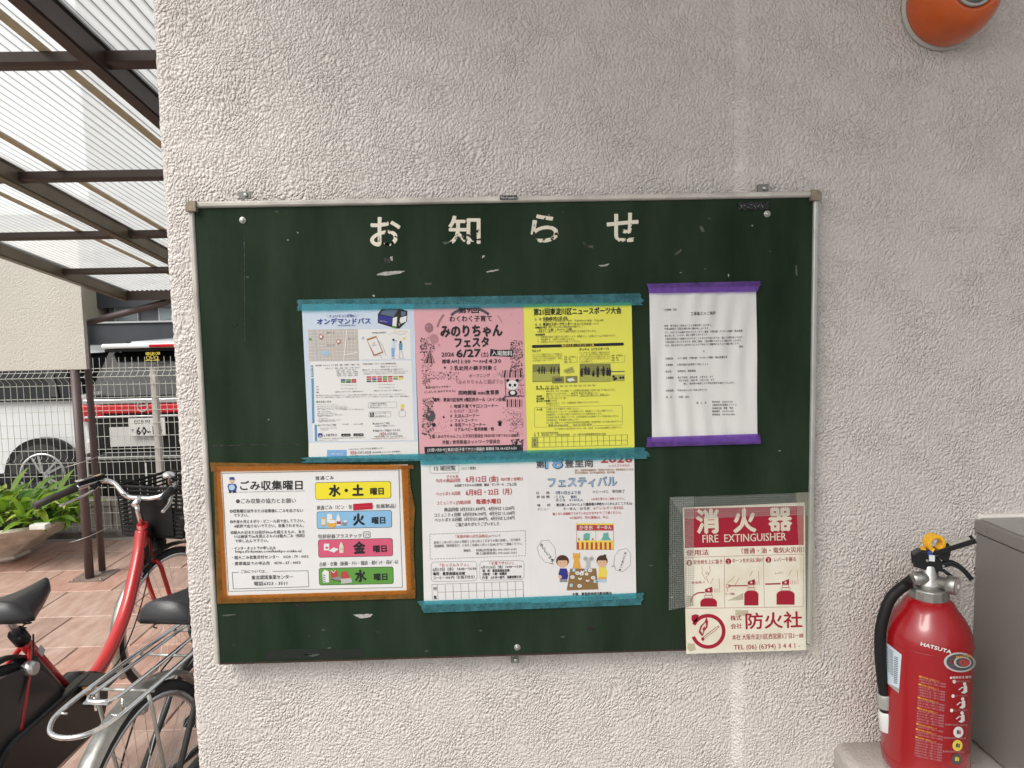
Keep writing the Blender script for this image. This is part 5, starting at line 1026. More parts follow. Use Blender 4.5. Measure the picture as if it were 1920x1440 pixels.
# print on the cylinder
def on_cyl(x, y, lift):
    d = (CAMM @ Vector(((x - 960) / FPX, -(y - 720) / FPX, -1.0)))
    o = CAMP - Vector((ex, ey, 0)); A_ = d.x ** 2 + d.y ** 2; B_ = 2 * (o.x * d.x + o.y * d.y); C2 = o.x ** 2 + o.y ** 2 - (er + .0001) ** 2
    disc = max(B_ * B_ - 4 * A_ * C2, 0); t = (-B_ - math.sqrt(disc)) / (2 * A_); p = CAMP + d * t
    nrm = Vector((p.x - ex, p.y - ey, 0)).normalized(); return p + nrm * (lift + .0002) - Vector((ex, ey, ez))
class CSheet(Sheet):
    def flush(s):
        for (name, c), m in s.acc.items(): m.build(name, ink(c), s.parent)['kind'] = 'stuff'
    def patch(s, q, c, lay=1, n=10, name='printed_label'):
        def fn(u, v):
            x = (q[0][0] * (1 - u) + q[1][0] * u) * (1 - v) + (q[3][0] * (1 - u) + q[2][0] * u) * v
            y = (q[0][1] * (1 - u) + q[1][1] * u) * (1 - v) + (q[3][1] * (1 - u) + q[2][1] * u) * v
            return s.pt(x, y, .00025 * lay)
        s.a(name, c).grid(fn, n, n); return s
S = CSheet(1640, 1150, 4.964, 0, ext, surf=on_cyl)
S.T('HATSUTA', 432, 280, 712, 358, 42, 'w', .04, res=2)
S.patch([(105, 268), (252, 384), (226, 745), (120, 650)], 'ltb', 1); S.patch([(134, 655), (232, 700), (226, 745), (135, 668)], 'tn', 1.5)
for k in range(15): S.patch([(186 - k * .4, 398 + k * 17), (222 - k * .6, 412 + k * 17), (221 - k * .6, 420 + k * 17), (186 - k * .4, 406 + k * 17)], 'k2', 2, 1)
for k in range(9): S.T('検査ラベル国家検定', 104 + k * 3, 310 + k * 28, 175 + k * .6, 365 + k * 27, 18, 'g')
rnd = random.Random(4)
y_ = 585
for blk, nl in ((0, 3), (1, 5), (2, 4), (3, 6), (4, 2), (5, 3), (6, 8)):
    for k in range(nl):
        c = 'og' if k == 0 else 'pm'
        x0_ = 415 - (y_ - 585) * .06; x1_ = 600 + (60 if k else 0) - (y_ - 585) * .055
        S.T(('住宅防火用消火器の注意事項について' if k == 0 else 'この消火器は次の点に注意してご使用ください維持管理')[rnd.randint(0, 4):], x0_, y_, x1_, y_ + 50, 17, c)
        if k == 0: S.patch([(x0_ - 2, y_ - 8), (x0_ + 20, y_ - 3), (x0_ + 20, y_ + 9), (x0_ - 2, y_ + 4)], 'og', 2.2, 2)
        y_ += 24.5
q = []
S.ring(795, 455, 1, 1, 'R')
def ell(cx, cy, a, b, rot, c, lay, n=26, w=None):
    P = []
    for k in range(n + 1):
        t = 2 * PI * k / n
        for f in ((1 - w) if w else 0, 1):
            x = a * f * math.cos(t); y = b * f * math.sin(t); P.append(S.pt(cx + x * math.cos(rot) - y * math.sin(rot), cy + x * math.sin(rot) + y * math.cos(rot), .00025 * lay))
    S.a('emblem', c).add(P, [(2 * k, 2 * k + 1, 2 * k + 3, 2 * k + 2) for k in range(n)])
ell(790, 455, 148, 92, .06, 'lg', 1.4, w=.16); ell(790, 455, 122, 74, .06, 'k2', 1.8); ell(816, 455, 82, 52, .06, 'lg', 2.2, w=.2); ell(820, 456, 60, 36, .06, 'k2', 2.5); ell(830, 458, 50, 28, .06, 'r', 2.7); S.line([(745, 452), (880, 462)], 9, 'lg', 3); S.T('MASTER', 755, 405, 895, 395, 30, 'og', .03, lay=3)
S.T('●使用方法 操作', 698, 598, 895, 590, 24, 'w', .01); S.T('①安全栓を引き上げる', 720, 632, 880, 632, 20, 'pm')
S.disc(738, 634, 15, 'w', 17, 2); S.disc(727, 768, 15, 'w', 17, 2); S.disc(714, 902, 15, 'w', 17, 2); S.T('②ホースを向ける', 748, 766, 860, 764, 20, 'pm'); S.T('③レバーを握る', 735, 902, 860, 898, 20, 'pm')
for ox_, oy_ in ((830, 690), (812, 830), (806, 960)):
    S.disc(ox_ + 4, oy_ - 34, 15, 'w', 17, 2); S.poly([(ox_ - 2, oy_ - 20), (ox_ + 26, oy_ - 18), (ox_ + 28, oy_ + 40), (ox_ + 2, oy_ + 56), (ox_ - 30, oy_ + 48), (ox_ - 6, oy_ + 28)], 'w', 2); S.line([(ox_ - 50, oy_ + 22), (ox_ - 20, oy_ - 4), (ox_ + 8, oy_ + 4)], 9, 'w', 2.4)
for cy, c, c2 in ((1104, 'w', 'k2'), (1228, 'yy', 'k2'), (1354, 'k2', 'yy')):
    cx = 776 - (cy - 1104) * .065; S.disc(cx, cy, 46, c, 52, 2, 20); S.poly([(cx - 14, cy - 20), (cx + 4, cy - 22), (cx + 2, cy + 18), (cx - 16, cy + 16)], c2, 3); S.poly([(cx + 8, cy - 16), (cx + 22, cy - 14), (cx + 20, cy + 20), (cx + 6, cy + 18)], 'r' if c == 'w' else c2, 3)
    S.T('普通火災用の消火器', 650 - (cy - 1104) * .08, cy - 72, 858 - (cy - 1104) * .1, cy - 66, 18, 'pm')
S.flush()

# ================================================================== ALARM LAMP, top right
lamp = thing('alarm_lamp', 'orange emergency lamp bulging from the wall in the top right corner', 'lamp', (.843, -.0145, 2.270))
MB().lathe([(.078, 0), (.078, .005), (.075, .0085), (.066, .009)], (0, 0, 0), (0, -1, 0), 48).build('back_plate', mat('grey_white_plate', (.45, .43, .40), .45), lamp)
MB().lathe([(.0735, .0092), (.0745, .014), (.0742, .030), (.072, .048), (.067, .065), (.059, .080), (.049, .089), (.042, .0915), (.0385, .0905), (.0365, .086)], (0, 0, 0), (0, -1, 0), 48).build('lamp_dome', M_ORANGE, lamp)
MB().lathe([(.0360, .082), (.0360, .093), (.034, .0945), (.031, .0935), (.030, .087)], (0, 0, 0), (0, -1, 0), 40).build('front_ring', M_ALU2, lamp)
MB().lathe([(.0295, .084), (.0295, .0880), (.022, .0875), (.021, .0885), (.012, .0880), (.011, .0892), (.003, .0892)], (0, 0, 0), (0, -1, 0), 36).build('front_grille', mat('grille_grey', (.20, .19, .17), .4, .5), lamp)

# ================================================================== BICYCLE SHELTER ROOF
zg = 1.987; SLP = .17
def rz_(y): return zg + SLP * (3.6 - y)
roof = thing('shelter_roof', 'lean-to bicycle shelter roof of milky corrugated sheets on brown metal bars', 'roof', (-2.75, 3.6, 0))
ro = Vector(roof.location)
RB = lambda: LMB(ro)
SK = .042
def rx_(x, y): return x + SK * (y - 2.0)
rails = [(-2.630, M_BROWN_LIT), (-1.849, M_BROWN_LIT), (-1.026, M_BROWN), (-.21, M_BROWN)]
for x, m in rails:
    g = RB(); V = []
    for y in (.15, 3.62):
        xx = rx_(x, y); z = rz_(y)
        sec = [(-.024, -.008), (-.024, -.060), (-.018, -.060), (-.018, -.066), (.018, -.066), (.018, -.060), (.024, -.060), (.024, -.008)]
        V += [(xx + a, y, z + b) for a, b in sec]
    n = 8; g.add(V, [tuple(range(n)), tuple(range(n, 2 * n))[::-1]] + [(i, (i + 1) % n, n + (i + 1) % n, n + i) for i in range(n)])
    g.build('rafter', m, roof)
    g = RB(); g.prism([(rx_(x - .028, .15), .15, rz_(.15) + .008), (rx_(x + .028, .15), .15, rz_(.15) + .008), (rx_(x + .028, .15), .15, rz_(.15) + .014), (rx_(x - .028, .15), .15, rz_(.15) + .014)], (SK * 3.47, 3.47, -SLP * 3.47)); g.build('cover_strip', m, roof)
for x, m in ((-1.66, M_CREAM), (-1.165, M_CREAM), (-2.07, M_CREAM)):
    g = RB(); w = .014
    g.prism([(rx_(x - w, .15), .15, rz_(.15) - .012), (rx_(x + w, .15), .15, rz_(.15) - .012), (rx_(x + w, .15), .15, rz_(.15) - .006), (rx_(x - w, .15), .15, rz_(.15) - .006)], (SK * 3.45, 3.45, -SLP * 3.45)); g.build('joint_strip', m, roof)
xs = [-2.69, -1.93, -1.88, -1.13, -1.08, -.33]
for a, b in ((-2.61, -1.877), (-1.821, -1.054), (-.998, -.24)):
    n = int((b - a) / .004); g = RB(); V = []; rows = [.15, .6, 1.4, 3.0, 3.64]
    for y in rows:
        for i in range(n + 1):
            x = a + (b - a) * i / n; V.append((rx_(x, y), y, rz_(y) + .0040 * math.cos(2 * PI * (x - SK * 0) / .032)))
    g.add(V, [(j * (n + 1) + i, j * (n + 1) + i + 1, (j + 1) * (n + 1) + i + 1, (j + 1) * (n + 1) + i) for j in range(len(rows) - 1) for i in range(n)], True)
    g.build('corrugated_sheet', M_ROOF, roof)
for y in (.18, .69, 1.51, 2.26, 2.96):
    z = rz_(y) - .012
    g = RB(); sec = [(-.022, 0), (-.022, -.030), (-.010, -.034), (.010, -.034), (.022, -.030), (.022, 0)]
    x0, x1 = rx_(-2.61, y), -.1
    V = [(x, y + a, z + b + .012 * 0 - a * SLP) for x in (x0, x1) for a, b in sec]; n = 6
    g.add(V, [tuple(range(n)), tuple(range(n, 2 * n))[::-1]] + [(i, (i + 1) % n, n + (i + 1) % n, n + i) for i in range(n)])
    g.build('purlin', M_BROWN, roof, .002)
g = RB()
for q in ([(-2.54, 3.60, zg + .005), (-2.54, 3.60, zg - .065), (-2.54, 3.72, zg - .065), (-2.54, 3.72, zg + .010), (-2.54, 3.71, zg + .010), (-2.54, 3.71, zg - .055), (-2.54, 3.61, zg - .055), (-2.54, 3.61, zg + .005)],): g.prism(q, (2.4, 0, 0))
g.build('gutter', M_BROWN, roof)
DPX, DPY = -2.835, 3.60
dp = [Vector(v) for v in ((-2.27, 3.66, zg - .055), (-2.272, 3.66, zg - .068), (-2.29, 3.658, zg - .080), (-2.32, 3.655, zg - .088), (-2.79, 3.605, zg - .205), (-2.815, 3.60, zg - .215), (DPX - .002, DPY, zg - .230), (DPX, DPY, zg - .26))] + [Vector((DPX, DPY, .9)), Vector((DPX, DPY, .02))]
RB().tube(dp, .0225, 14).build('downpipe', M_POST, roof)
RB().tube([(-2.27, 3.66, zg - .055), (-2.27, 3.66, zg - .072)], .028, 12).build('outlet_cap', M_POST, roof)
for z in (.28, .80):
    RB().tube([(-2.96, 3.455, z - .005), (-2.90, 3.445, z + .01), (-2.83, 3.46, z + .03), (-2.79, 3.57, z + .045), (-2.77, 3.64, z + .05)], .0022, 6).build('tie_wire', M_ALU2, roof)

# hanging stucco panel with its post
pan = thing('hanging_stucco_panel', 'white rough stucco panel hanging under the shelter roof on a brown post', 'panel', (-3.6, 3.53, 0))
PB = lambda: LMB(pan.location)
PB().box(-5.6, 3.475, 1.458, -2.772, 3.515, 2.35).build('panel_wall', M_WALL2, pan, .004)
po = PB().tube([(-2.868, 3.50, 1.457), (-2.868, 3.50, .004)], .0285, 18).build('post', M_POST, pan)
PB().box(-2.975, 3.43, -.0005, -2.745, 3.67, .006).build('base_plate', mat('rusty_plate', (.20, .15, .12), .8, var=.3, vscale=30), pan)
for x, y in ((-2.955, 3.45), (-2.955, 3.65), (-2.765, 3.45), (-2.765, 3.655)):
    PB().lathe([(.009, .006), (.008, .014)], (x, y, 0), (0, 0, 1), 8).build('anchor_bolt', M_STEEL, pan)

# ================================================================== FENCE
fen = thing('mesh_fence', 'white welded wire mesh fence with folded top in front of the parked cars', 'fence', (-3.2, 4.5, 0))
FB = lambda: LMB(fen.location)
FY = 4.5
g = FB(); rnd = random.Random(8)
x = -5.3
vp = [(0, .06), (0, .62), (.0, .64), (-.03, .66), (0, .68), (0, 1.28), (0, 1.30), (-.055, 1.345), (0, 1.39), (0, 1.50)]
while x < -1.0:
    g.tube([(x, FY + a, z) for a, z in vp], .0021, 4, smooth=False); x += .0525
for z in [.10 + .107 * k for k in range(12)] + [1.345 + .0, 1.385, 1.412]:
    yy = FY - (.055 if abs(z - 1.345) < .01 else 0) + .004
    g.tube([(-5.3, yy, z), (-1.0, yy, z)], .0025, 4, smooth=False)
o = g.build('wire_mesh', M_FENCE, fen); o['kind'] = 'stuff'
for px_, top_ in ((-4.83, 1.40), (-2.835, 1.40), (-.85, 1.40)):
    FB().box(px_ - .022, FY + .01, 0, px_ + .022, FY + .055, top_).build('fence_post', mat('white_post', (.60, .58, .54), .5), fen, .003)
    FB().box(px_ - .025, FY + .006, top_, px_ + .025, FY + .059, top_ + .008).build('post_cap', mat('white_post', (.6, .58, .54)), fen, .002)
FB().tube([(-2.93, FY, .0), (-2.93, FY - .003, .62)], .006, 8).build('mesh_end_rod', M_FENCE, fen)
kb = MB().box(-5.6, 4.475, -.03, 0, 4.62, .055).build('kerb', M_KERB, None, .006); kb['kind'] = 'structure'
MB().box(-5.6, 4.42, -.03, 0, 4.474, .004).build('kerb_edging', mat('pale_edging', (.36, .34, .31), .8, var=.1, vscale=10))['kind'] = 'structure'
# wheel stop / low block wall beyond the fence
lw = thing('low_block_wall', 'low brown-grey concrete block wall just behind the mesh fence', 'wall', (-2.5, 4.85, 0))
for k in range(8):
    LMB(lw.location).box(-4.2 + k * .40 + .004, 4.80, 0, -3.80 + k * .40 - .004, 4.92, .188).build('block', mat('grimy_block', (.16, .14, .12), .9, col2=(.30, .27, .23), vscale=12, detail=8), lw, .004)
    LMB(lw.location).box(-4.2 + k * .40 + .004, 4.79, .192, -3.80 + k * .40 - .004, 4.93, .25).build('block', mat('grimy_block', (.16, .14, .12)), lw, .004)

# ================================================================== CARS
def car(name, label, loc, rz, L, W, H, belt, roofx0, roofx1, tail_h, hood_h, suv=True, rw=.72, wr=.325):
    """local: x forward from the rear bumper at 0, y left, z up"""
    t = thing(name, label, 'car', loc, rz, None)
    # body stations: profile polygons (lower) with rounded plan
    def hw(x, z):    # half width with rounded plan at both ends and tumblehome above the belt
        e = min(x / .35, 1) if x < .35 else min((L - x) / .6, 1) if x > L - .6 else 1
        e = max(e, 0); base = W / 2 * (.86 + .14 * math.sin(e * PI / 2))
        if z > belt: base *= 1 - .22 * (z - belt) / (H - belt)
        if z < .35: base *= .97
        return base
    prof = [(.10, .26), (.02, .34), (.0, .50), (.0, .62), (.05, .70), (.06, belt - .10), (.10, belt), (L * .70, belt), (L * .74, belt), (L - .35, hood_h + .02), (L - .06, hood_h - .15), (L, .60), (L, .42), (L - .12, .24)]
    g = MB(); n = len(prof)
    V = []; yrows = (-1, -.97, -.85, 0, .85, .97, 1)
    for yi in yrows:
        ins = .0 if abs(yi) < .9 else (.025 if abs(yi) < .99 else .06)
        for x, z in prof:
            cx, cz = L / 2, .6
            V.append((cx + (x - cx) * (1 - ins * .5), yi * hw(x, z), cz + (z - cz) * (1 - ins * .6)))
    F = [(j * n + i, j * n + (i + 1) % n, (j + 1) * n + (i + 1) % n, (j + 1) * n + i) for j in range(len(yrows) - 1) for i in range(n)]
    F += [tuple(range(n))[::-1], tuple((len(yrows) - 1) * n + k for k in range(n))]
    g.add(V, F); g.build('body', M_WHITECAR, t, .02)
    # cabin
    cab_ = [(roofx0 - .10, belt - .02), (roofx0 + .12, H - .10), (roofx0 + .25, H - .02), (roofx0 + 1.2, H), (roofx1, H - .04), (roofx1 + .15, H - .12), (L * .74, belt - .02)]
    V = []; n = len(cab_)
    for s_ in (-1, 1):
        for x, z in cab_: V.append((x, s_ * (W / 2 * (.94 - .20 * (z - belt) / (H - belt))), z))
    MB().add(V, [tuple(range(n)), tuple(range(n, 2 * n))[::-1]] + [(i, (i + 1) % n, n + (i + 1) % n, n + i) for i in range(n)]).build('cabin', M_GLASSD, t, .03)
    V = []
    rp = [(roofx0 + .10, H - .06), (roofx0 + .25, H + .012), (roofx0 + 1.2, H + .03), (roofx1, H - .0), (roofx1 + .14, H - .08)]
    for yi in (-1, -.9, 0, .9, 1):
        for x, z in rp: V.append((x, yi * W / 2 * .76, z - (.045 if abs(yi) == 1 else 0)))
    n = len(rp); g = MB().add(V, [(j * n + i, j * n + i + 1, (j + 1) * n + i + 1, (j + 1) * n + i) for j in range(4) for i in range(n - 1)], True); g.build('roof', M_WHITECAR, t)
    for s_ in (-1, 1):
        for xp in (roofx0 + .02, L * .33, L * .52):
            a = Vector((xp + .05, s_ * W / 2 * .955, belt - .01)); b = Vector((xp + (.22 if xp < 1 else .10), s_ * W / 2 * .755, H - .045))
            MB().obox((a + b) / 2, (b - a) / 2, (.035, 0, 0), (0, .010, .004)).build('pillar', M_BLKPL, t)
        for xw in (rw, L - .80):
            w = MB().lathe([(.31, -.10), (.335, -.08), (.335, .08), (.31, .105), (.22, .105)], (xw, s_ * (W / 2 - .10), .325), (0, s_, 0), 32).build('wheel', M_TYRE, t)
            c = Vector((xw, s_ * (W / 2 - .0), .325)); axy = Vector((0, s_, 0))
            MB().lathe([(.225, .0), (.225, .012), (.205, .014), (.20, -.03)], c, axy, 32).build('rim', M_SILVER, w)
            MB().lathe([(.20, -.04), (.19, -.042)], c, axy, 24).build('brake_shadow', M_BLKPL, w)
            g = MB()
            for k in range(10):
                a = 2 * PI * (k // 2) / 5 + (.16 if k % 2 else -.16); dv = Vector((math.cos(a), 0, math.sin(a))); sv = Vector((-math.sin(a), 0, math.cos(a)))
                g.obox(c + dv * .115, dv * .092, sv * .011, axy * .010)
            g.lathe([(.045, -.01), (.040, .014)], c, axy, 16); g.build('spokes', M_SILVER, w)
            # wheel arch lip
            g = MB(); g.tube([(xw + .37 * math.cos(R(a)), s_ * (W / 2 - .004), .325 + .37 * math.sin(R(a))) for a in range(-10, 191, 10)], .016, 6); (g.build('arch_lip', M_BLKPL, t) if suv else None)
            g = MB(); g.lathe([(.372, -.08), (.372, .004)], (xw, s_ * (W / 2 - .0), .325), axy, 36); g.build('arch_shadow', M_BLKPL, t)
        for xd in (L * .30, L * .55): MB().box(xd - .003, s_ * (W / 2 + .002) - .002, .35, xd + .003, s_ * (W / 2 + .002) + .002, belt - .05).build('door_seam', M_BLKPL, t)
        MB().box(L * .36, s_ * (W / 2 + .012) - .010, belt - .16, L * .40, s_ * (W / 2 + .012) + .010, belt - .13).build('door_handle', M_WHITECAR, t, .005)
        MB().box(.5, s_ * (W / 2 + .002) - .012, .27, L - .5, s_ * (W / 2 + .002) + .012, .36).build('sill', M_BLKPL, t, .008)
    MB().box(.06, -W / 2 + .1, .16, L - .1, W / 2 - .1, .28).build('underbody', M_BLKPL, t)
    return t
# rear view car: heading +Y, so local x -> world y
c1 = car('parked_car', 'white and black car seen from the rear behind the fence, with red lamp band', (-2.98, 5.16, 0), R(90), 3.9, 1.72, 1.60, 1.10, .25, 2.5, .9, .98)
def rb(m, x0, x1, z0, z1, y0, y1): return m.box(y0, -x1, z0, y1, -x0, z1)     # rear panel box: car-right = +x world
rb(MB(), -.74, .74, .60, 1.10, -.012, .09).build('tailgate', M_BLKPL, c1, .03)
rb(MB(), -.86, .86, .965, 1.045, -.035, .03).build('lamp_band', M_REDL, c1, .012)
rb(MB(), -.88, -.62, .93, 1.055, -.030, .10).build('tail_lamp', M_REDL, c1, .02); rb(MB(), .62, .88, .93, 1.055, -.030, .10).build('tail_lamp', M_REDL, c1, .02)
rb(MB(), -.80, .80, 1.05, 1.10, -.030, .05).build('chrome_garnish', M_SILVER, c1, .01)
rb(MB(), -.80, .80, .925, .945, -.030, .05).build('lower_trim', M_SILVER, c1, .004)
rb(MB(), -.84, .84, .30, .60, -.05, .12).build('bumper', M_BLKPL, c1, .03)
rb(MB(), -.80, .80, .545, .575, -.060, .0).build('bumper_trim', M_SILVER, c1, .006)
rb(MB(), -.58, -.16, .66, .84, -.020, .0).build('white_panel', mat('pale_panel', (.6, .6, .58), .4), c1)
g = MB(); V = [(.075, .70, 1.12), (.075, -.70, 1.12), (.285, -.60, 1.515), (.285, .60, 1.515)]
g.add([Vector(v) + Vector((-.10, 0, 0)) for v in V] + [Vector(v) + Vector((-.02, 0, 0)) for v in V], [(0, 1, 2, 3), (7, 6, 5, 4), (0, 4, 5, 1), (1, 5, 6, 2), (2, 6, 7, 3), (3, 7, 4, 0)]); g.build('rear_window', M_GLASSD, c1, .01)
rb(MB(), -.64, .64, 1.555, 1.60, .04, .40).build('roof_spoiler', M_WHITECAR, c1, .015); rb(MB(), -.62, .62, 1.525, 1.552, .06, .36).build('spoiler_shade', M_BLKPL, c1, .006); rb(MB(), -.20, .20, 1.562, 1.592, .028, .10).build('brake_lamp', M_REDL, c1, .006)
for s_ in (-1, 1):
    g = MB(); g.prism([(.045, s_ * .72, 1.10), (.045, s_ * .80, 1.09), (.24, s_ * .68, 1.52), (.24, s_ * .61, 1.52)], (.05, 0, 0)); g.build('rear_pillar', M_GLASSD, c1, .006)
    rb(MB(), s_ * .82 - .05, s_ * .82 + .05, .36, .56, -.062, .05).build('corner_reflector', mat('pale_reflector', (.55, .5, .48), .2), c1, .01)
# plate and window sticker, positions read from the photograph on the car's rear plane
pc = (at(242, 817, Y=5.10) + at(308, 785, Y=5.10)) / 2
pl0 = rb(MB(), pc.x + 2.98 - .165, pc.x + 2.98 + .165, pc.z - .082, pc.z + .082, -.055, -.045).build('number_plate', mat('plate_white', (.68, .68, .66), .4), c1, .003)
class RSheet(Sheet):
    def flush(s):
        mi = s.parent.matrix_world.inverted()
        for (name, c), m in s.acc.items():
            m.v = [tuple(mi @ Vector(v)) for v in m.v]; m.build(name, ink(c), s.parent)['kind'] = 'stuff'
bpy.context.view_layer.update()
S = RSheet(0, 500, 3.6, 5.16 - .056, c1)
S.T('なにわ 501', 905, 1050, 1010, 1044, 30, 'k', .02); S.T('て', 884, 1108, 906, 1107, 26, 'k', .01); S.T('60-14', 918, 1108, 1092, 1098, 72, 'k', .03); S.flush()
S = RSheet(0, 500, 3.6, 5.16 - .038, c1); S.ring(960, 942, 34, 8, 'lg', 3); S.line([(935, 940), (990, 934)], 10, 'lg', 4); S.T('ROCKY', 612, 856, 690, 848, 24, 'lg', .05); S.flush()
S = RSheet(0, 500, 3.6, 5.22, c1); S.T('KIDS IN CAR', 985, 586, 1082, 583, 24, 'yy', .04, lay=6)
for k in range(3): S.ring(1000 + k * 28, 615 - (k == 1) * 8, 12, 4, 'yy', 6, 14)
S.line([(980, 634), (1078, 630)], 4, 'yy', 6); S.flush()
# side view car
c2 = car('parked_car', 'white car seen from the side behind the fence, left of the rear view car', (-3.93, 6.40, 0), R(180), 4.3, 1.70, 1.55, 1.10, .30, 2.6, .9, .98, False, .52)
for s_ in (-1, 1):
    MB().box(-.03, s_ * .70 - .13, .84, .16, s_ * .70 + .13, 1.02).build('tail_lamp', M_REDL, c2, .02)
    MB().box(-.03, s_ * .72 - .08, .42, .10, s_ * .72 + .11, .66).build('corner_lamp', mat('pale_reflector', (.5, .5, .5)), c2, .02)

# ================================================================== BUILDINGS BEYOND
bd = thing('dark_house', 'dark navy clad house with white framed windows far behind the cars', 'building', (-3, 9.6, 0))
DB = lambda: LMB(bd.location)
DB().box(-5.85, 9.3, 0, 4, 12, 1.86).build('ground_floor', M_BLDD, bd)
DB().box(-5.9, 9.3, 2.07, 4, 12, 6.5).build('upper_wall', M_BLDD, bd)
DB().box(-5.80, 9.45, 1.861, 4, 12, 2.069).build('window_wall', mat('grey_wall', (.16, .165, .17), .7), bd)
DB().box(-5.92, 8.95, 1.12, 4, 9.05, 1.835).build('balcony_wall', M_BLDD, bd)
DB().box(-5.94, 8.92, 1.838, 4, 9.08, 1.862).build('balcony_cap', mat('pale_cap', (.42, .43, .42), .6), bd)
for xa, xb in ((-5.70, -5.35), (-5.05, -4.75), (-4.62, -4.28), (-4.24, -3.6), (-3.3, -2.7)):
    f = DB().box(xa, 9.40, 1.866, xb, 9.448, 2.066).build('window', M_WINF, bd, .004)
    DB().box(xa + .02, 9.390, 1.88, xb - .02, 9.398, 2.052).build('pane', M_WING, f)
cb = thing('cream_house', 'cream clad house edge showing between the stucco panel and the dark house', 'building', (-8, 9.2, 0))
LMB(cb.location).box(-10, 8.75, 0, -5.89, 12, 3.2).build('house_wall', M_BLDC, cb)
LMB(cb.location).box(-10.05, 8.65, 3.2, -5.95, 12, 3.34).build('eave', M_BLDD, cb)

# ================================================================== PLANTER WITH PLANTS
pt_ = thing('stone_planter', 'weathered pale stone bowl planter with faceted sides at the left edge', 'planter', (-3.90, 4.0, 0))
g = MB(); V = []; n = 8
rings = [(.24, 0), (.29, .03), (.27, .045), (.66, .285), (.70, .305), (.665, .32), (.56, .29)]
for r_, z in rings:
    for k in range(n):
        a = 2 * PI * (k + .35) / n; V.append((r_ * math.cos(a) * 1.0, r_ * .72 * math.sin(a), z + (random.uniform(-.008, .008) if z > .2 else 0)))
g.add(V, [(j * n + k, j * n + (k + 1) % n, (j + 1) * n + (k + 1) % n, (j + 1) * n + k) for j in range(len(rings) - 1) for k in range(n)] + [tuple(range(n))[::-1]])
g.build('bowl', M_STONE, pt_, .006)
MB().lathe([(.57, .27), (.3, .285), (.02, .29)], (0, 0, 0), (0, 0, 1), 16).build('soil', M_SOIL, pt_).scale = (1, .7, 1)
bk = MB().box(-.058, -.035, 0, .058, .035, .038).build('white_block', M_BLOCK, None, .008); q = at(82, 985, Y=3.70); bk.location = (q.x, 3.66, .318); tag(bk, 'small white block resting on the rim of the stone planter', 'block')
plant = thing('leafy_plant', 'bright green broad leaved plant clump growing in the stone planter', 'plant', (-3.80, 4.0, .28))
def leaf_mesh(L, W, curl, m):
    def fn(u, v):
        t = v; w = W * math.sin(PI * min(1, t * .93 + .05)) ** .8 * (1 - .15 * t); x = (u - .5) * w
        return (x, t * L * (1 - .25 * curl * t), -curl * L * t * t * .6 - abs(u - .5) * -.25 * w + .0)
    return MB().grid(fn, 4, 7).mesh('leaf', m)
M_LEAF3 = mat('yellow_green_leaf', (.30, .38, .05), .45, col2=(.42, .46, .12), vscale=14)
lms = [leaf_mesh(.20, .075, .9, M_LEAF), leaf_mesh(.25, .055, 1.1, M_LEAF), leaf_mesh(.16, .085, .8, M_LEAF2), leaf_mesh(.28, .048, .5, M_LEAF), leaf_mesh(.21, .070, 1.3, M_LEAF2), leaf_mesh(.13, .060, .6, M_LEAF3), leaf_mesh(.22, .060, 1.5, M_LEAF3)]
rnd = random.Random(21)
for k in range(290):
    o = bpy.data.objects.new('leaf', rnd.choice(lms)); COL.objects.link(o); o.parent = plant
    a = rnd.uniform(0, 2 * PI); r_ = .58 * math.sqrt(rnd.random()); px_, py_ = r_ * math.cos(a), r_ * .62 * math.sin(a)
    tl = rnd.uniform(.10, .95); az = a + rnd.uniform(-1.2, 1.2) - PI / 2
    o.location = (px_, py_, rnd.uniform(.0, .20) * (1.15 - r_)); o.rotation_euler = Matrix.Rotation(az, 3, 'Z').to_euler()
    o.rotation_euler = (Matrix.Rotation(az, 3, 'Z') @ Matrix.Rotation(PI / 2 - tl, 3, 'X')).to_euler(); s_ = rnd.uniform(.7, 1.25); o.scale = (s_, s_, s_)
fern = thing('small_fern', 'small dark leafy tuft at the right end of the stone planter', 'plant', (-3.30, 3.98, .25))
for k in range(34):
    o = bpy.data.objects.new('leaf', lms[2 + k % 3 if k % 3 < 3 else 2]); COL.objects.link(o); o.parent = fern
    az = rnd.uniform(0, 2 * PI); tl = rnd.uniform(.3, 1.3); o.rotation_euler = (Matrix.Rotation(az, 3, 'Z') @ Matrix.Rotation(PI / 2 - tl, 3, 'X')).to_euler(); o.scale = [rnd.uniform(.4, .75)] * 3; o.location = (rnd.uniform(-.07, .07), rnd.uniform(-.05, .05), rnd.uniform(0, .08))

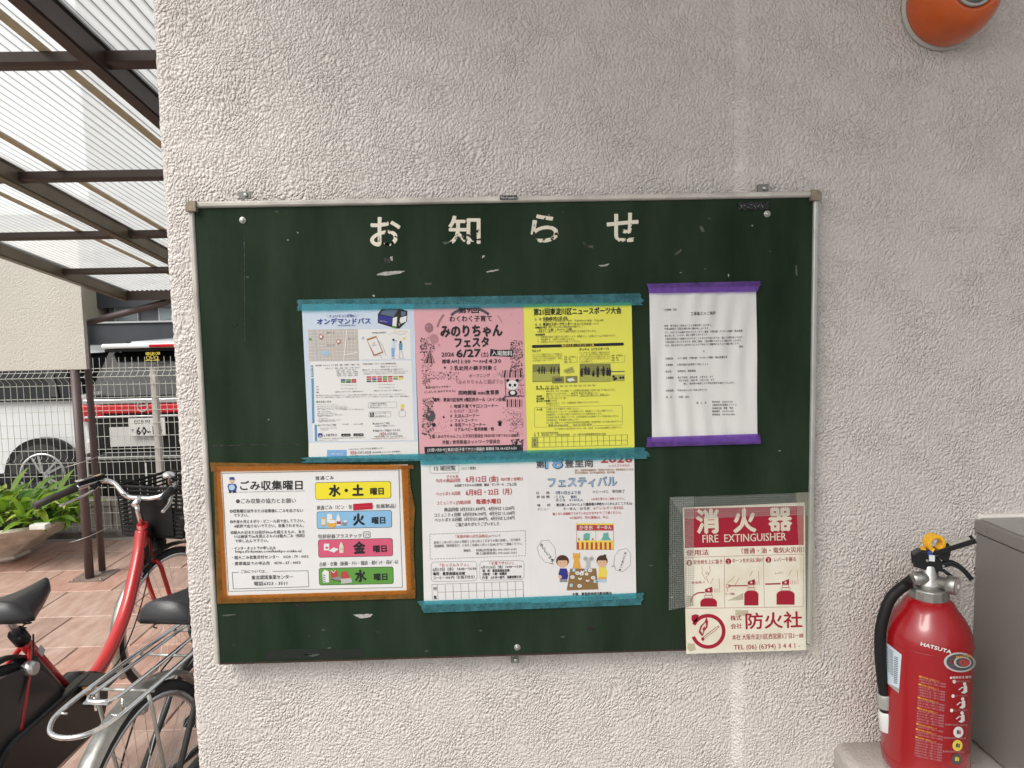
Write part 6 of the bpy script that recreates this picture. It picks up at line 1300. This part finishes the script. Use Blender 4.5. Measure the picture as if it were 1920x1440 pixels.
# ================================================================== BICYCLES  (local: x forward, y left, z up; origin under rear axle)
def add_wheel(t, x, r, steer=None, tyre_m=M_TYRE, name='wheel', sp=32, off=0, rot=None):
    w = MB(); a_ = [(x + (r - .014) * math.cos(2 * PI * k / 48), off, r + (r - .014) * math.sin(2 * PI * k / 48)) for k in range(48)]
    def P(v):
        if not rot: return v
        v = Vector(v); c = Vector(rot[0]); return tuple(Matrix.Rotation(rot[1], 3, 'Z') @ (v - c) + c)
    m = w.tube([P(v) for v in a_], .0165, 10, closed=True); ty = m.build(name, tyre_m, t)
    MB().tube([P((x + (r - .036) * math.cos(2 * PI * k / 48), off, r + (r - .036) * math.sin(2 * PI * k / 48))) for k in range(48)], .010, 8, closed=True, sc=(1, 1.2)).build('rim', M_SILVER, ty)
    g = MB()
    for k in range(sp):
        a = 2 * PI * k / sp; b = a + (.5 if k % 2 else -.5); yy = .028 if (k // 2) % 2 else -.028
        g.tube([P((x + .025 * math.cos(b), off + yy, r + .025 * math.sin(b))), P((x + (r - .04) * math.cos(a), off, r + (r - .04) * math.sin(a)))], .0011, 4, smooth=False)
    g.build('spokes', M_SILVER, ty)
    g = MB(); g.tube([P((x, off - .05, r)), P((x, off + .05, r))], .020, 14); g.tube([P((x, off - .075, r)), P((x, off + .075, r))], .006, 8); g.build('hub', M_SILVER, ty)
    return ty
def fender(t, x, r, a0, a1, m, rot=None, name='fender', w=.026):
    def P(v):
        if not rot: return v
        v = Vector(v); c = Vector(rot[0]); return tuple(Matrix.Rotation(rot[1], 3, 'Z') @ (v - c) + c)
    n = 26; g = MB(); V = []
    for i in range(n + 1):
        a = R(a0 + (a1 - a0) * i / n)
        for k in range(7):
            b = -1 + k / 3; rr = r + .030 - .012 * b * b; V.append(P((x + rr * math.cos(a), b * w, r + rr * math.sin(a))))
    g.add(V, [(i * 7 + k, i * 7 + k + 1, (i + 1) * 7 + k + 1, (i + 1) * 7 + k) for i in range(n) for k in range(6)], True)
    return g.build(name, m, t)
def saddle(t, x, z, m=M_SADDLE, rz=0, wide=.11):
    g = MB(); V = []; n = 14; st = []
    for i in range(n + 1):
        u = i / n; xx = -.13 + .27 * u
        w = wide * (1 - max(0, (u - .05)) ** .9 * .85) if u > .05 else wide * (.75 + u * 5)
        w = max(w, .027) * (1 - .45 * max(0, u - .93) / .07)
        zt = .014 * (1 - u) ** 2 + .004 * math.cos(u * 5); dr = .050 * (1 - u * .72)
        for k in range(13):
            b = PI * k / 12; V.append((x + xx, w * math.cos(b), z + zt + (math.sin(b) ** .6) * .022 - .022 - (abs(math.cos(b)) ** 4) * dr))
    g.add(V, [(i * 13 + k, i * 13 + k + 1, (i + 1) * 13 + k + 1, (i + 1) * 13 + k) for i in range(n) for k in range(12)] + [tuple(range(13))[::-1], tuple(n * 13 + k for k in range(13))] + [(i * 13 + 12, i * 13, (i + 1) * 13, (i + 1) * 13 + 12) for i in range(n)], True)
    s_ = g.build('saddle', m, t)
    g = MB()
    for s2 in (-1, 1): g.tube([(x - .10, s2 * .05, z - .04), (x - .04, s2 * .025, z - .055), (x + .09, s2 * .012, z - .03)], .004, 6)
    for s2 in (-1, 1): g.tube([(x - .075 + .012 * math.cos(k * .7), s2 * .06 + .012 * math.sin(k * .7), z - .05 - k * .0016) for k in range(24)], .0025, 5)
    g.build('saddle_springs', M_DARKM, s_)
    return s_

# --- red electric bicycle
b1 = thing('red_electric_bicycle', 'red electric bicycle with black basket and battery parked under the shelter', 'bicycle', (-1.60, .86, 0), R(92))
RW = .33; FX = 1.13; RX = -.10
add_wheel(b1, RX, RW); SR = ((1.0, 0, 0), R(-18)); add_wheel(b1, FX, RW, rot=SR)
fender(b1, RX, RW, 20, 215, M_DARKM, name='rear_fender'); fender(b1, FX, RW, 20, 205, mat('dull_steel_fender', (.33, .33, .30), .32, .85, var=.25, vscale=25), rot=SR, name='front_fender')
bbx, bbz = .335, .325
MB().tube(spline([(.965, 0, .80), (.92, 0, .70), (.80, 0, .53), (.68, 0, .43), (.54, 0, .365), (bbx, 0, bbz)], 6), [.030] * 31, 14, sc=(1.15, .9)).build('down_tube', M_REDB, b1)
MB().tube([(.975, 0, .83), (1.015, 0, .665)], .024, 14).build('head_tube', M_REDB, b1)
MB().tube([(.075, 0, .705), (.345, 0, .35)], .020, 14).build('seat_tube', M_REDB, b1)
MB().tube([(.0, 0, .825), (.08, 0, .70)], .0135, 12).build('seat_post', M_SILVER, b1)
MB().tube([(.062, 0, .724), (.092, 0, .684)], .026, 12).build('seat_clamp', M_BLKPL, b1)
for s_ in (-1, 1):
    MB().tube([(.11, s_ * .012, .662), (.04, s_ * .045, .60), (RX, s_ * .06, RW)], .0085, 8).build('seat_stay', M_REDB, b1)
    MB().tube([(.34, s_ * .03, .31), (RX, s_ * .06, RW)], .010, 8).build('chain_stay', M_REDB, b1)
    pr_ = [Vector(v) for v in ((1.022, 0, .645), (1.028, s_ * .040, .63), (1.045, s_ * .050, .55), (1.085, s_ * .05, .42), (FX, s_ * .05, RW))]
    cR = Vector(SR[0]); MB().tube(spline([(Matrix.Rotation(SR[1], 3, 'Z') @ (v - cR) + cR) for v in pr_], 5), .0105, 10).build('fork_blade', M_REDB, b1)
bt = MB().box(.13, -.05, .36, .33, .05, .62); 
g = MB(); V = []
for yy in (-.048, .048):
    for v in ((.16, .33), (.30, .36), (.09, .64), (.02, .60)): V.append((v[0], yy, v[1]))
g.add(V, [(0, 1, 2, 3), (7, 6, 5, 4), (0, 4, 5, 1), (1, 5, 6, 2), (2, 6, 7, 3), (3, 7, 4, 0)]); g.build('battery', M_BLACK, b1, .015)
g = MB(); cc = []
for k in range(9): cc.append((bbx + .115 * math.sin(R(k * 22.5)), bbz + .115 * math.cos(R(k * 22.5))))
for k in range(9): cc.append((RX - .105 * math.sin(R(k * 22.5)), RW + .015 - .105 * math.cos(R(k * 22.5))))
g.prism([(x, -.035, z) for x, z in cc], (0, -.045, 0)); g.build('chain_case', M_BLACK, b1, .01)
MB().tube([(bbx, -.09, bbz), (bbx - .105, -.105, bbz + .125)], .010, 8, sc=(1.4, .7)).build('crank_arm', M_SILVER, b1)
pd = MB().box(bbx - .160, -.21, bbz + .125, bbx - .065, -.115, bbz + .150).build('pedal', M_BLACK, b1, .005)
MB().box(bbx - .164, -.195, bbz + .129, bbx - .1605, -.135, bbz + .147).build('reflector', mat('amber_reflector', (.55, .22, .02), .2), pd)
MB().tube([(bbx, .09, bbz), (bbx - .05, .105, bbz - .15)], .010, 8, sc=(1.4, .7)).build('crank_arm', M_SILVER, b1)
MB().box(bbx - .10, .11, bbz - .165, bbx - .005, .20, bbz - .140).build('pedal', M_BLACK, b1, .005)
MB().lathe([(.075, -.04), (.09, -.02), (.09, .03), (.06, .045)], (bbx + .02, 0, bbz + .02), (0, 1, 0), 22).build('motor', M_BLACK, b1)
saddle(b1, .10, .845)
# handlebar: stem, swept bar, grips
cR = Vector(SR[0]); RT = lambda v: tuple(Matrix.Rotation(R(-18), 3, 'Z') @ (Vector(v) - Vector((.97, 0, 0))) + Vector((.97, 0, 0)))
MB().tube([RT(v) for v in ((.970, 0, .83), (.955, 0, .895), (.950, 0, .93))], .0125, 12).build('steerer', M_CHROME, b1)
MB().tube([RT(v) for v in ((.935, 0, .925), (.965, 0, .945), (.975, 0, .95))], .016, 12).build('stem', M_CHROME, b1)
bar = []
for s_ in (1, -1):
    seg = [(.975, 0, .95), (.975, s_ * .06, .952), (.99, s_ * .11, .965), (.995, s_ * .165, 1.010), (.96, s_ * .205, 1.024), (.87, s_ * .245, 1.010)]
    MB().tube(spline([RT(v) for v in seg], 6), .0112, 12).build('handlebar', M_CHROME, b1)
    gseg = [(.87, s_ * .245, 1.010), (.77, s_ * .285, .985), (.71, s_ * .308, .965)] if s_ > 0 else [(.90, s_ * .232, 1.014), (.85, s_ * .25, 1.004), (.79, s_ * .27, .985)]
    MB().tube([RT(v) for v in gseg], .0165, 14).build('grip', M_RUB if s_ > 0 else M_DARKM, b1)
    lv = [(.945, s_ * .20, 1.005), (.92, s_ * .215, .985), (.87, s_ * .245, .962), (.80, s_ * .27, .945)]
    MB().tube(spline([RT(v) for v in lv], 4), .0055, 8, sc=(1, 1.6)).build('brake_lever', M_SILVER, b1)
    MB().tube([RT(v) for v in ((.955, s_ * .20, 1.02), (.925, s_ * .215, .995))], .013, 10).build('lever_clamp', M_BLKPL, b1)
cpn = MB(); p0 = Vector(RT((.925, .222, 1.040))); dv = (Vector(RT((.96, .205, 1.04))) - Vector(RT((.87, .245, 1.025)))).normalized(); sv = dv.cross(Vector((0, 0, 1))).normalized(); uv = sv.cross(dv)
cp = cpn.obox(p0, dv * .058, sv * .020, uv * .008).build('control_panel', M_BLACK, b1, .004)
MB().obox(p0 - dv * .045 + uv * .0085, dv * .014, sv * .017, uv * .002).build('button_pad', mat('pale_grey_plastic', (.5, .5, .47), .4), cp, .002)
for a, b in ((-.052, .006), (-.040, -.006)): MB().lathe([(.004, 0), (.003, .001)], p0 + dv * a + sv * b + uv * .0106, uv, 10).build('button', M_BLKPL, cp)
MB().obox(p0 + dv * .030 + uv * .0085 + sv * .0, dv * .018, sv * .008, uv * .001).build('display', mat('lcd_grey', (.28, .28, .18), .3), cp)
MB().obox(p0 + dv * .030 + uv * .0085 + sv * .014, dv * .008, sv * .004, uv * .0015).build('orange_button', mat('orange_button', (.6, .2, .03), .4), cp)
bl = RT((.945, -.185, 1.06))
MB().lathe([(.006, -.035), (.006, 0), (.026, .001), (.028, .006), (.024, .018), (.012, .024), (.004, .026)], bl, (0, 0, 1), 22).build('bell', M_CHROME, b1)
for k, (s_, z) in enumerate(((.19, .99), (.17, .985), (-.18, .99), (-.16, .985))):
    MB().tube(spline([RT((.96, s_, z + .01)), RT((1.06, s_ * .75, z + .02)), RT((1.09, s_ * .2, z - .06)), (1.03, .0, .78)], 8), .0028, 6).build('cable', M_BLKPL, b1)
MB().lathe([(.028, 0), (.034, .01), (.034, .035), (.026, .045)], (.985, 0, .815), (.25, 0, -1), 18).build('head_lock_ring', M_BLKPL, b1)
# basket: wire box in front of the handlebar
bs = MB(); x0, x1, y0, y1, z0, z1 = 1.03, 1.34, -.165, .165, .76, .985
def bp(u, v, z):      # plan point, basket widens upward
    k = 1 + .12 * (z - z0) / (z1 - z0); return RT((x0 + (x1 - x0) * u * k, (y0 + (y1 - y0) * v) * k, z))
for z in [z0 + (z1 - z0) * k / 12 for k in range(13)]:
    bs.tube([bp(0, 0, z), bp(1, 0, z), bp(1, 1, z), bp(0, 1, z)], (.0052 if z < z1 - .001 else .0075), 5, closed=True, smooth=False)
for k in range(10):
    v = k / 9
    bs.tube([bp(0, v, z1), bp(0, v, z0), bp(1, v, z0), bp(1, v, z1)], .0042, 5, smooth=False)
for k in range(1, 7):
    u = k / 7
    bs.tube([bp(u, 0, z1), bp(u, 0, z0), bp(u, 1, z0), bp(u, 1, z1)], .0034, 5, smooth=False)
bk_ = bs.build('basket', M_BLKPL, b1)
MB().prism([RT((x0, -.16, z0 - .010)), RT((x1, -.16, z0 - .010)), RT((x1, .16, z0 - .010)), RT((x0, .16, z0 - .010))], (0, 0, .045)).build('basket_tray', M_BLKPL, bk_)
MB().prism([RT(v) for v in ((x0 - .008, -.125, z0 + .005), (x0 - .008, .10, z0 + .005), (x0 - .012, .10, z1 - .03), (x0 - .012, -.125, z1 - .03))], (.005, 0, 0)).build('basket_back_panel', M_BLKPL, bk_)
MB().tube([(x0 - .03, 0, z0 - .05), (x0 + .03, 0, z0 - .015)], .02, 10).build('basket_bracket', M_BLKPL, b1)
MB().lathe([(.018, 0), (.034, .02), (.034, .06), (.030, .065)], (1.075, 0, .70), (1, 0, 0), 18).build('headlamp', M_BLKPL, b1)
MB().box(.915, -.0325, .655, .955, -.024, .735).build('frame_label', M_BLKPL, b1)
# maker's lettering along the down tube, on its right and upper faces
bpy.context.view_layer.update()
class BikeSheet(Sheet):
    pass
V, F = glyphs('Panasonic', .03, 1); xa, xb = min(v[0] for v in V), max(v[0] for v in V)
pa, pb_ = Vector((.775, 0, .495)), Vector((.875, 0, .64)); dt_ = (pb_ - pa); nn_ = Vector((-dt_.z, 0, dt_.x)).normalized()
MB().add([pa + dt_ * ((vx - xa) / (xb - xa)) + nn_ * ((vy - .33) * .030) + Vector((0, -.0345, 0)) for vx, vy in V], F).build('lettering', ink('w'), b1)

g = MB(); n = 20; V = [(RX, -.062, RW)]
for k in range(n + 1):
    a = R(20 + 170 * k / n); V += [(RX + .315 * math.cos(a), -.050, RW + .315 * math.sin(a))]
g.add(V, [(0, k + 1, k + 2) for k in range(n)]); g.build('skirt_guard', mat('smoked_plastic_guard', (.035, .032, .032), .35), b1)
MB().tube(spline([(1.0, -.02, .80), (.93, -.045, .66), (.80, -.045, .49), (.60, -.05, .37), (.40, -.05, .36)], 8), .0028, 6).build('cable', M_BLKPL, b1)
MB().tube(spline([(.10, -.03, .70), (.06, -.05, .66), (.02, -.055, .60), (-.06, -.05, .50), (RX, -.05, .42)], 8), .003, 6).build('brake_cable', M_BLKPL, b1)
MB().tube([(.062, -.022, .715), (.04, -.05, .722), (-.01, -.055, .735)], .004, 8).build('quick_release_lever', M_BLKPL, b1)
MB().lathe([(.020, -.02), (.026, 0), (.020, .02)], (.03, -.055, .615), (0, 1, 0), 12).build('wheel_lock', M_SILVER, b1)
MB().obox((.150, -.021, .62), (.012, 0, -.015), (0, .0012, 0), (.010, 0, .008)).build('registration_sticker', mat('silver_sticker', (.5, .5, .5), .3), b1)
MB().tube(spline([(1.02, .03, .80), (1.05, .05, .72), (1.04, .03, .66)], 5), .003, 6).build('cable', M_BLKPL, b1)
MB().tube(spline([(1.03, -.03, .80), (1.07, -.05, .73), (1.05, -.04, .66)], 5), .003, 6).build('cable', M_BLKPL, b1)
# --- silver city bicycle with chrome carrier
b2 = thing('silver_city_bicycle', 'dark city bicycle with chrome rear carrier, nearest to the pillar', 'bicycle', (-1.035, .600, 0), R(83))
RW2 = .335
add_wheel(b2, 0, RW2, sp=36); add_wheel(b2, 1.08, RW2, sp=36)
fender(b2, 0, RW2, 25, 235, mat('dull_steel_fender', (.33, .33, .30), .32, .85, var=.25, vscale=25), name='rear_fender', w=.030); fender(b2, 1.08, RW2, 20, 200, MATS['dull_steel_fender'], name='front_fender', w=.030)
M_FR2 = mat('dark_grey_frame', (.05, .052, .05), .35, .4)
for s_ in (-1, 1):
    MB().tube([(.30, s_ * .014, .66), (.24, s_ * .04, .60), (0, s_ * .062, RW2)], .0095, 8).build('seat_stay', M_FR2, b2)
    MB().tube([(.43, s_ * .03, .29), (0, s_ * .062, RW2)], .011, 8).build('chain_stay', M_FR2, b2)
    MB().tube([(1.0, s_ * .045, .64), (1.08, s_ * .05, RW2)], .012, 8).build('fork_blade', M_FR2, b2)
    MB().tube([(-.085, s_ * .073, .722), (-.08, s_ * .078, .69), (-.005, s_ * .068, RW2 + .01)], .0055, 8).build('carrier_stay', M_ALU2, b2)
    MB().tube([(0, s_ * .075, RW2), (-.06, s_ * .12, .16), (-.10, s_ * .13, .02)], .009, 8).build('stand_leg', M_CHROME, b2)
MB().tube([(-.10, -.13, .012), (-.10, .13, .012)], .010, 8).build('stand_foot', M_CHROME, b2)
MB().tube([(.27, 0, .74), (.45, 0, .29)], .016, 12).build('seat_tube', M_FR2, b2); MB().tube([(.235, 0, .83), (.28, 0, .72)], .013, 10).build('seat_post', M_SILVER, b2)
MB().tube(spline([(.98, 0, .70), (.84, 0, .42), (.70, 0, .32), (.45, 0, .29)], 6), .017, 12).build('down_tube', M_FR2, b2)
MB().tube([(.94, 0, .86), (.995, 0, .64)], .018, 12).build('head_tube', M_FR2, b2)
MB().tube([(.935, 0, .86), (.90, 0, 1.0)], .011, 10).build('steerer', M_CHROME, b2)
for s_ in (-1, 1):
    MB().tube(spline([(.90, 0, 1.0), (.93, s_ * .1, 1.02), (.92, s_ * .2, 1.04), (.80, s_ * .26, 1.0)], 6), .011, 10).build('handlebar', M_CHROME, b2); MB().tube([(.82, s_ * .25, 1.005), (.70, s_ * .28, .97)], .0165, 10).build('grip', M_BLKPL, b2)
    MB().box(.50, s_ * .155 - .045, .265, .60, s_ * .155 + .045, .29).build('pedal', M_BLKPL, b2, .004)
pdl = MB().box(.20, .10, .215, .215, .20, .245).build('pedal_reflector', mat('amber_reflector', (.5, .2, .02)), b2)
# carrier: outer loop, inner loop, cross bars
CZ = .735; r1 = []
outer = [(.345, .066, CZ + .005), (.26, .078, CZ), (-.02, .086, CZ), (-.20, .086, CZ - .003), (-.268, .066, CZ - .008), (-.300, .028, CZ - .012), (-.300, -.028, CZ - .012), (-.268, -.066, CZ - .008), (-.20, -.086, CZ - .003), (-.02, -.086, CZ), (.26, -.078, CZ), (.345, -.066, CZ + .005)]
inner = [(.32, .030, CZ + .010), (.20, .036, CZ + .010), (-.12, .040, CZ + .012), (-.168, .034, CZ + .014), (-.185, .018, CZ + .014), (-.185, -.018, CZ + .014), (-.168, -.034, CZ + .014), (-.12, -.040, CZ + .012), (.20, -.036, CZ + .010), (.32, -.030, CZ + .010)]
carr = MB().tube(spline(outer, 5), .0066, 10).build('carrier', M_CHROME, b2)
MB().tube(spline(inner, 5), .0055, 10).build('carrier_inner_loop', M_CHROME, carr)
MB().tube([(-.18, -.034, CZ + .010), (-.18, .034, CZ + .010)], .0085, 8, sc=(.5, 1.6)).build('carrier_pad', M_SILVER, carr)
for x in (-.085, .12, .29): MB().tube([(x, -.092 if x < 0 else -.08, CZ - .008), (x, .092 if x < 0 else .08, CZ - .008)], .0045, 8).build('carrier_cross_bar', M_ALU2, carr)
for s_ in (-1, 1): MB().tube([(-.14, s_ * .04, CZ), (-.145, s_ * .036, CZ - .035)], .0035, 6).build('carrier_hook', M_CHROME, carr)
saddle(b2, .255, .875, wide=.105)
MB().lathe([(.03, -.02), (.045, 0), (.03, .02)], (.40, 0, .60), (0, 1, 0), 12).build('lock_case', M_BLKPL, b2)
g = MB(); cc = []
for k in range(9): cc.append((.45 + .09 * math.sin(R(k * 22.5)), .29 + .09 * math.cos(R(k * 22.5))))
for k in range(9): cc.append((-.0 - .045 * math.sin(R(k * 22.5)), RW2 - .045 * math.cos(R(k * 22.5))))
g.prism([(x, -.05, z) for x, z in cc], (0, -.02, 0)); g.build('chain_case', M_FR2, b2, .006)

MB().lathe([(.012, -.02), (.022, -.012), (.024, .012), (.010, .022)], (.05, .045, .60), (.3, 0, 1), 12).build('dynamo', M_SILVER, b2)
MB().tube(spline([(.29, .02, .70), (.20, .05, .66), (.08, .06, .60), (-.02, .07, .45), (0, .08, .36)], 6), .0028, 6).build('brake_cable', M_BLKPL, b2)
MB().lathe([(.045, -.012), (.05, 0), (.045, .012)], (0, .055, RW2), (0, 1, 0), 18).build('drum_brake', M_SILVER, b2)
MB().box(-.355, -.022, .56, -.345, .022, .60).build('rear_reflector', M_REDL, b2, .004)
for s_ in (-1, 1): MB().tube([(-.215, s_ * .086, CZ - .004), (-.215, s_ * .060, CZ - .004)], .003, 6).build('carrier_tab', M_CHROME, carr)
# tidy: remove helper state, nothing hidden remains
for o in list(bpy.data.objects):
    if o.type == 'EMPTY' and not o.children: bpy.data.objects.remove(o)
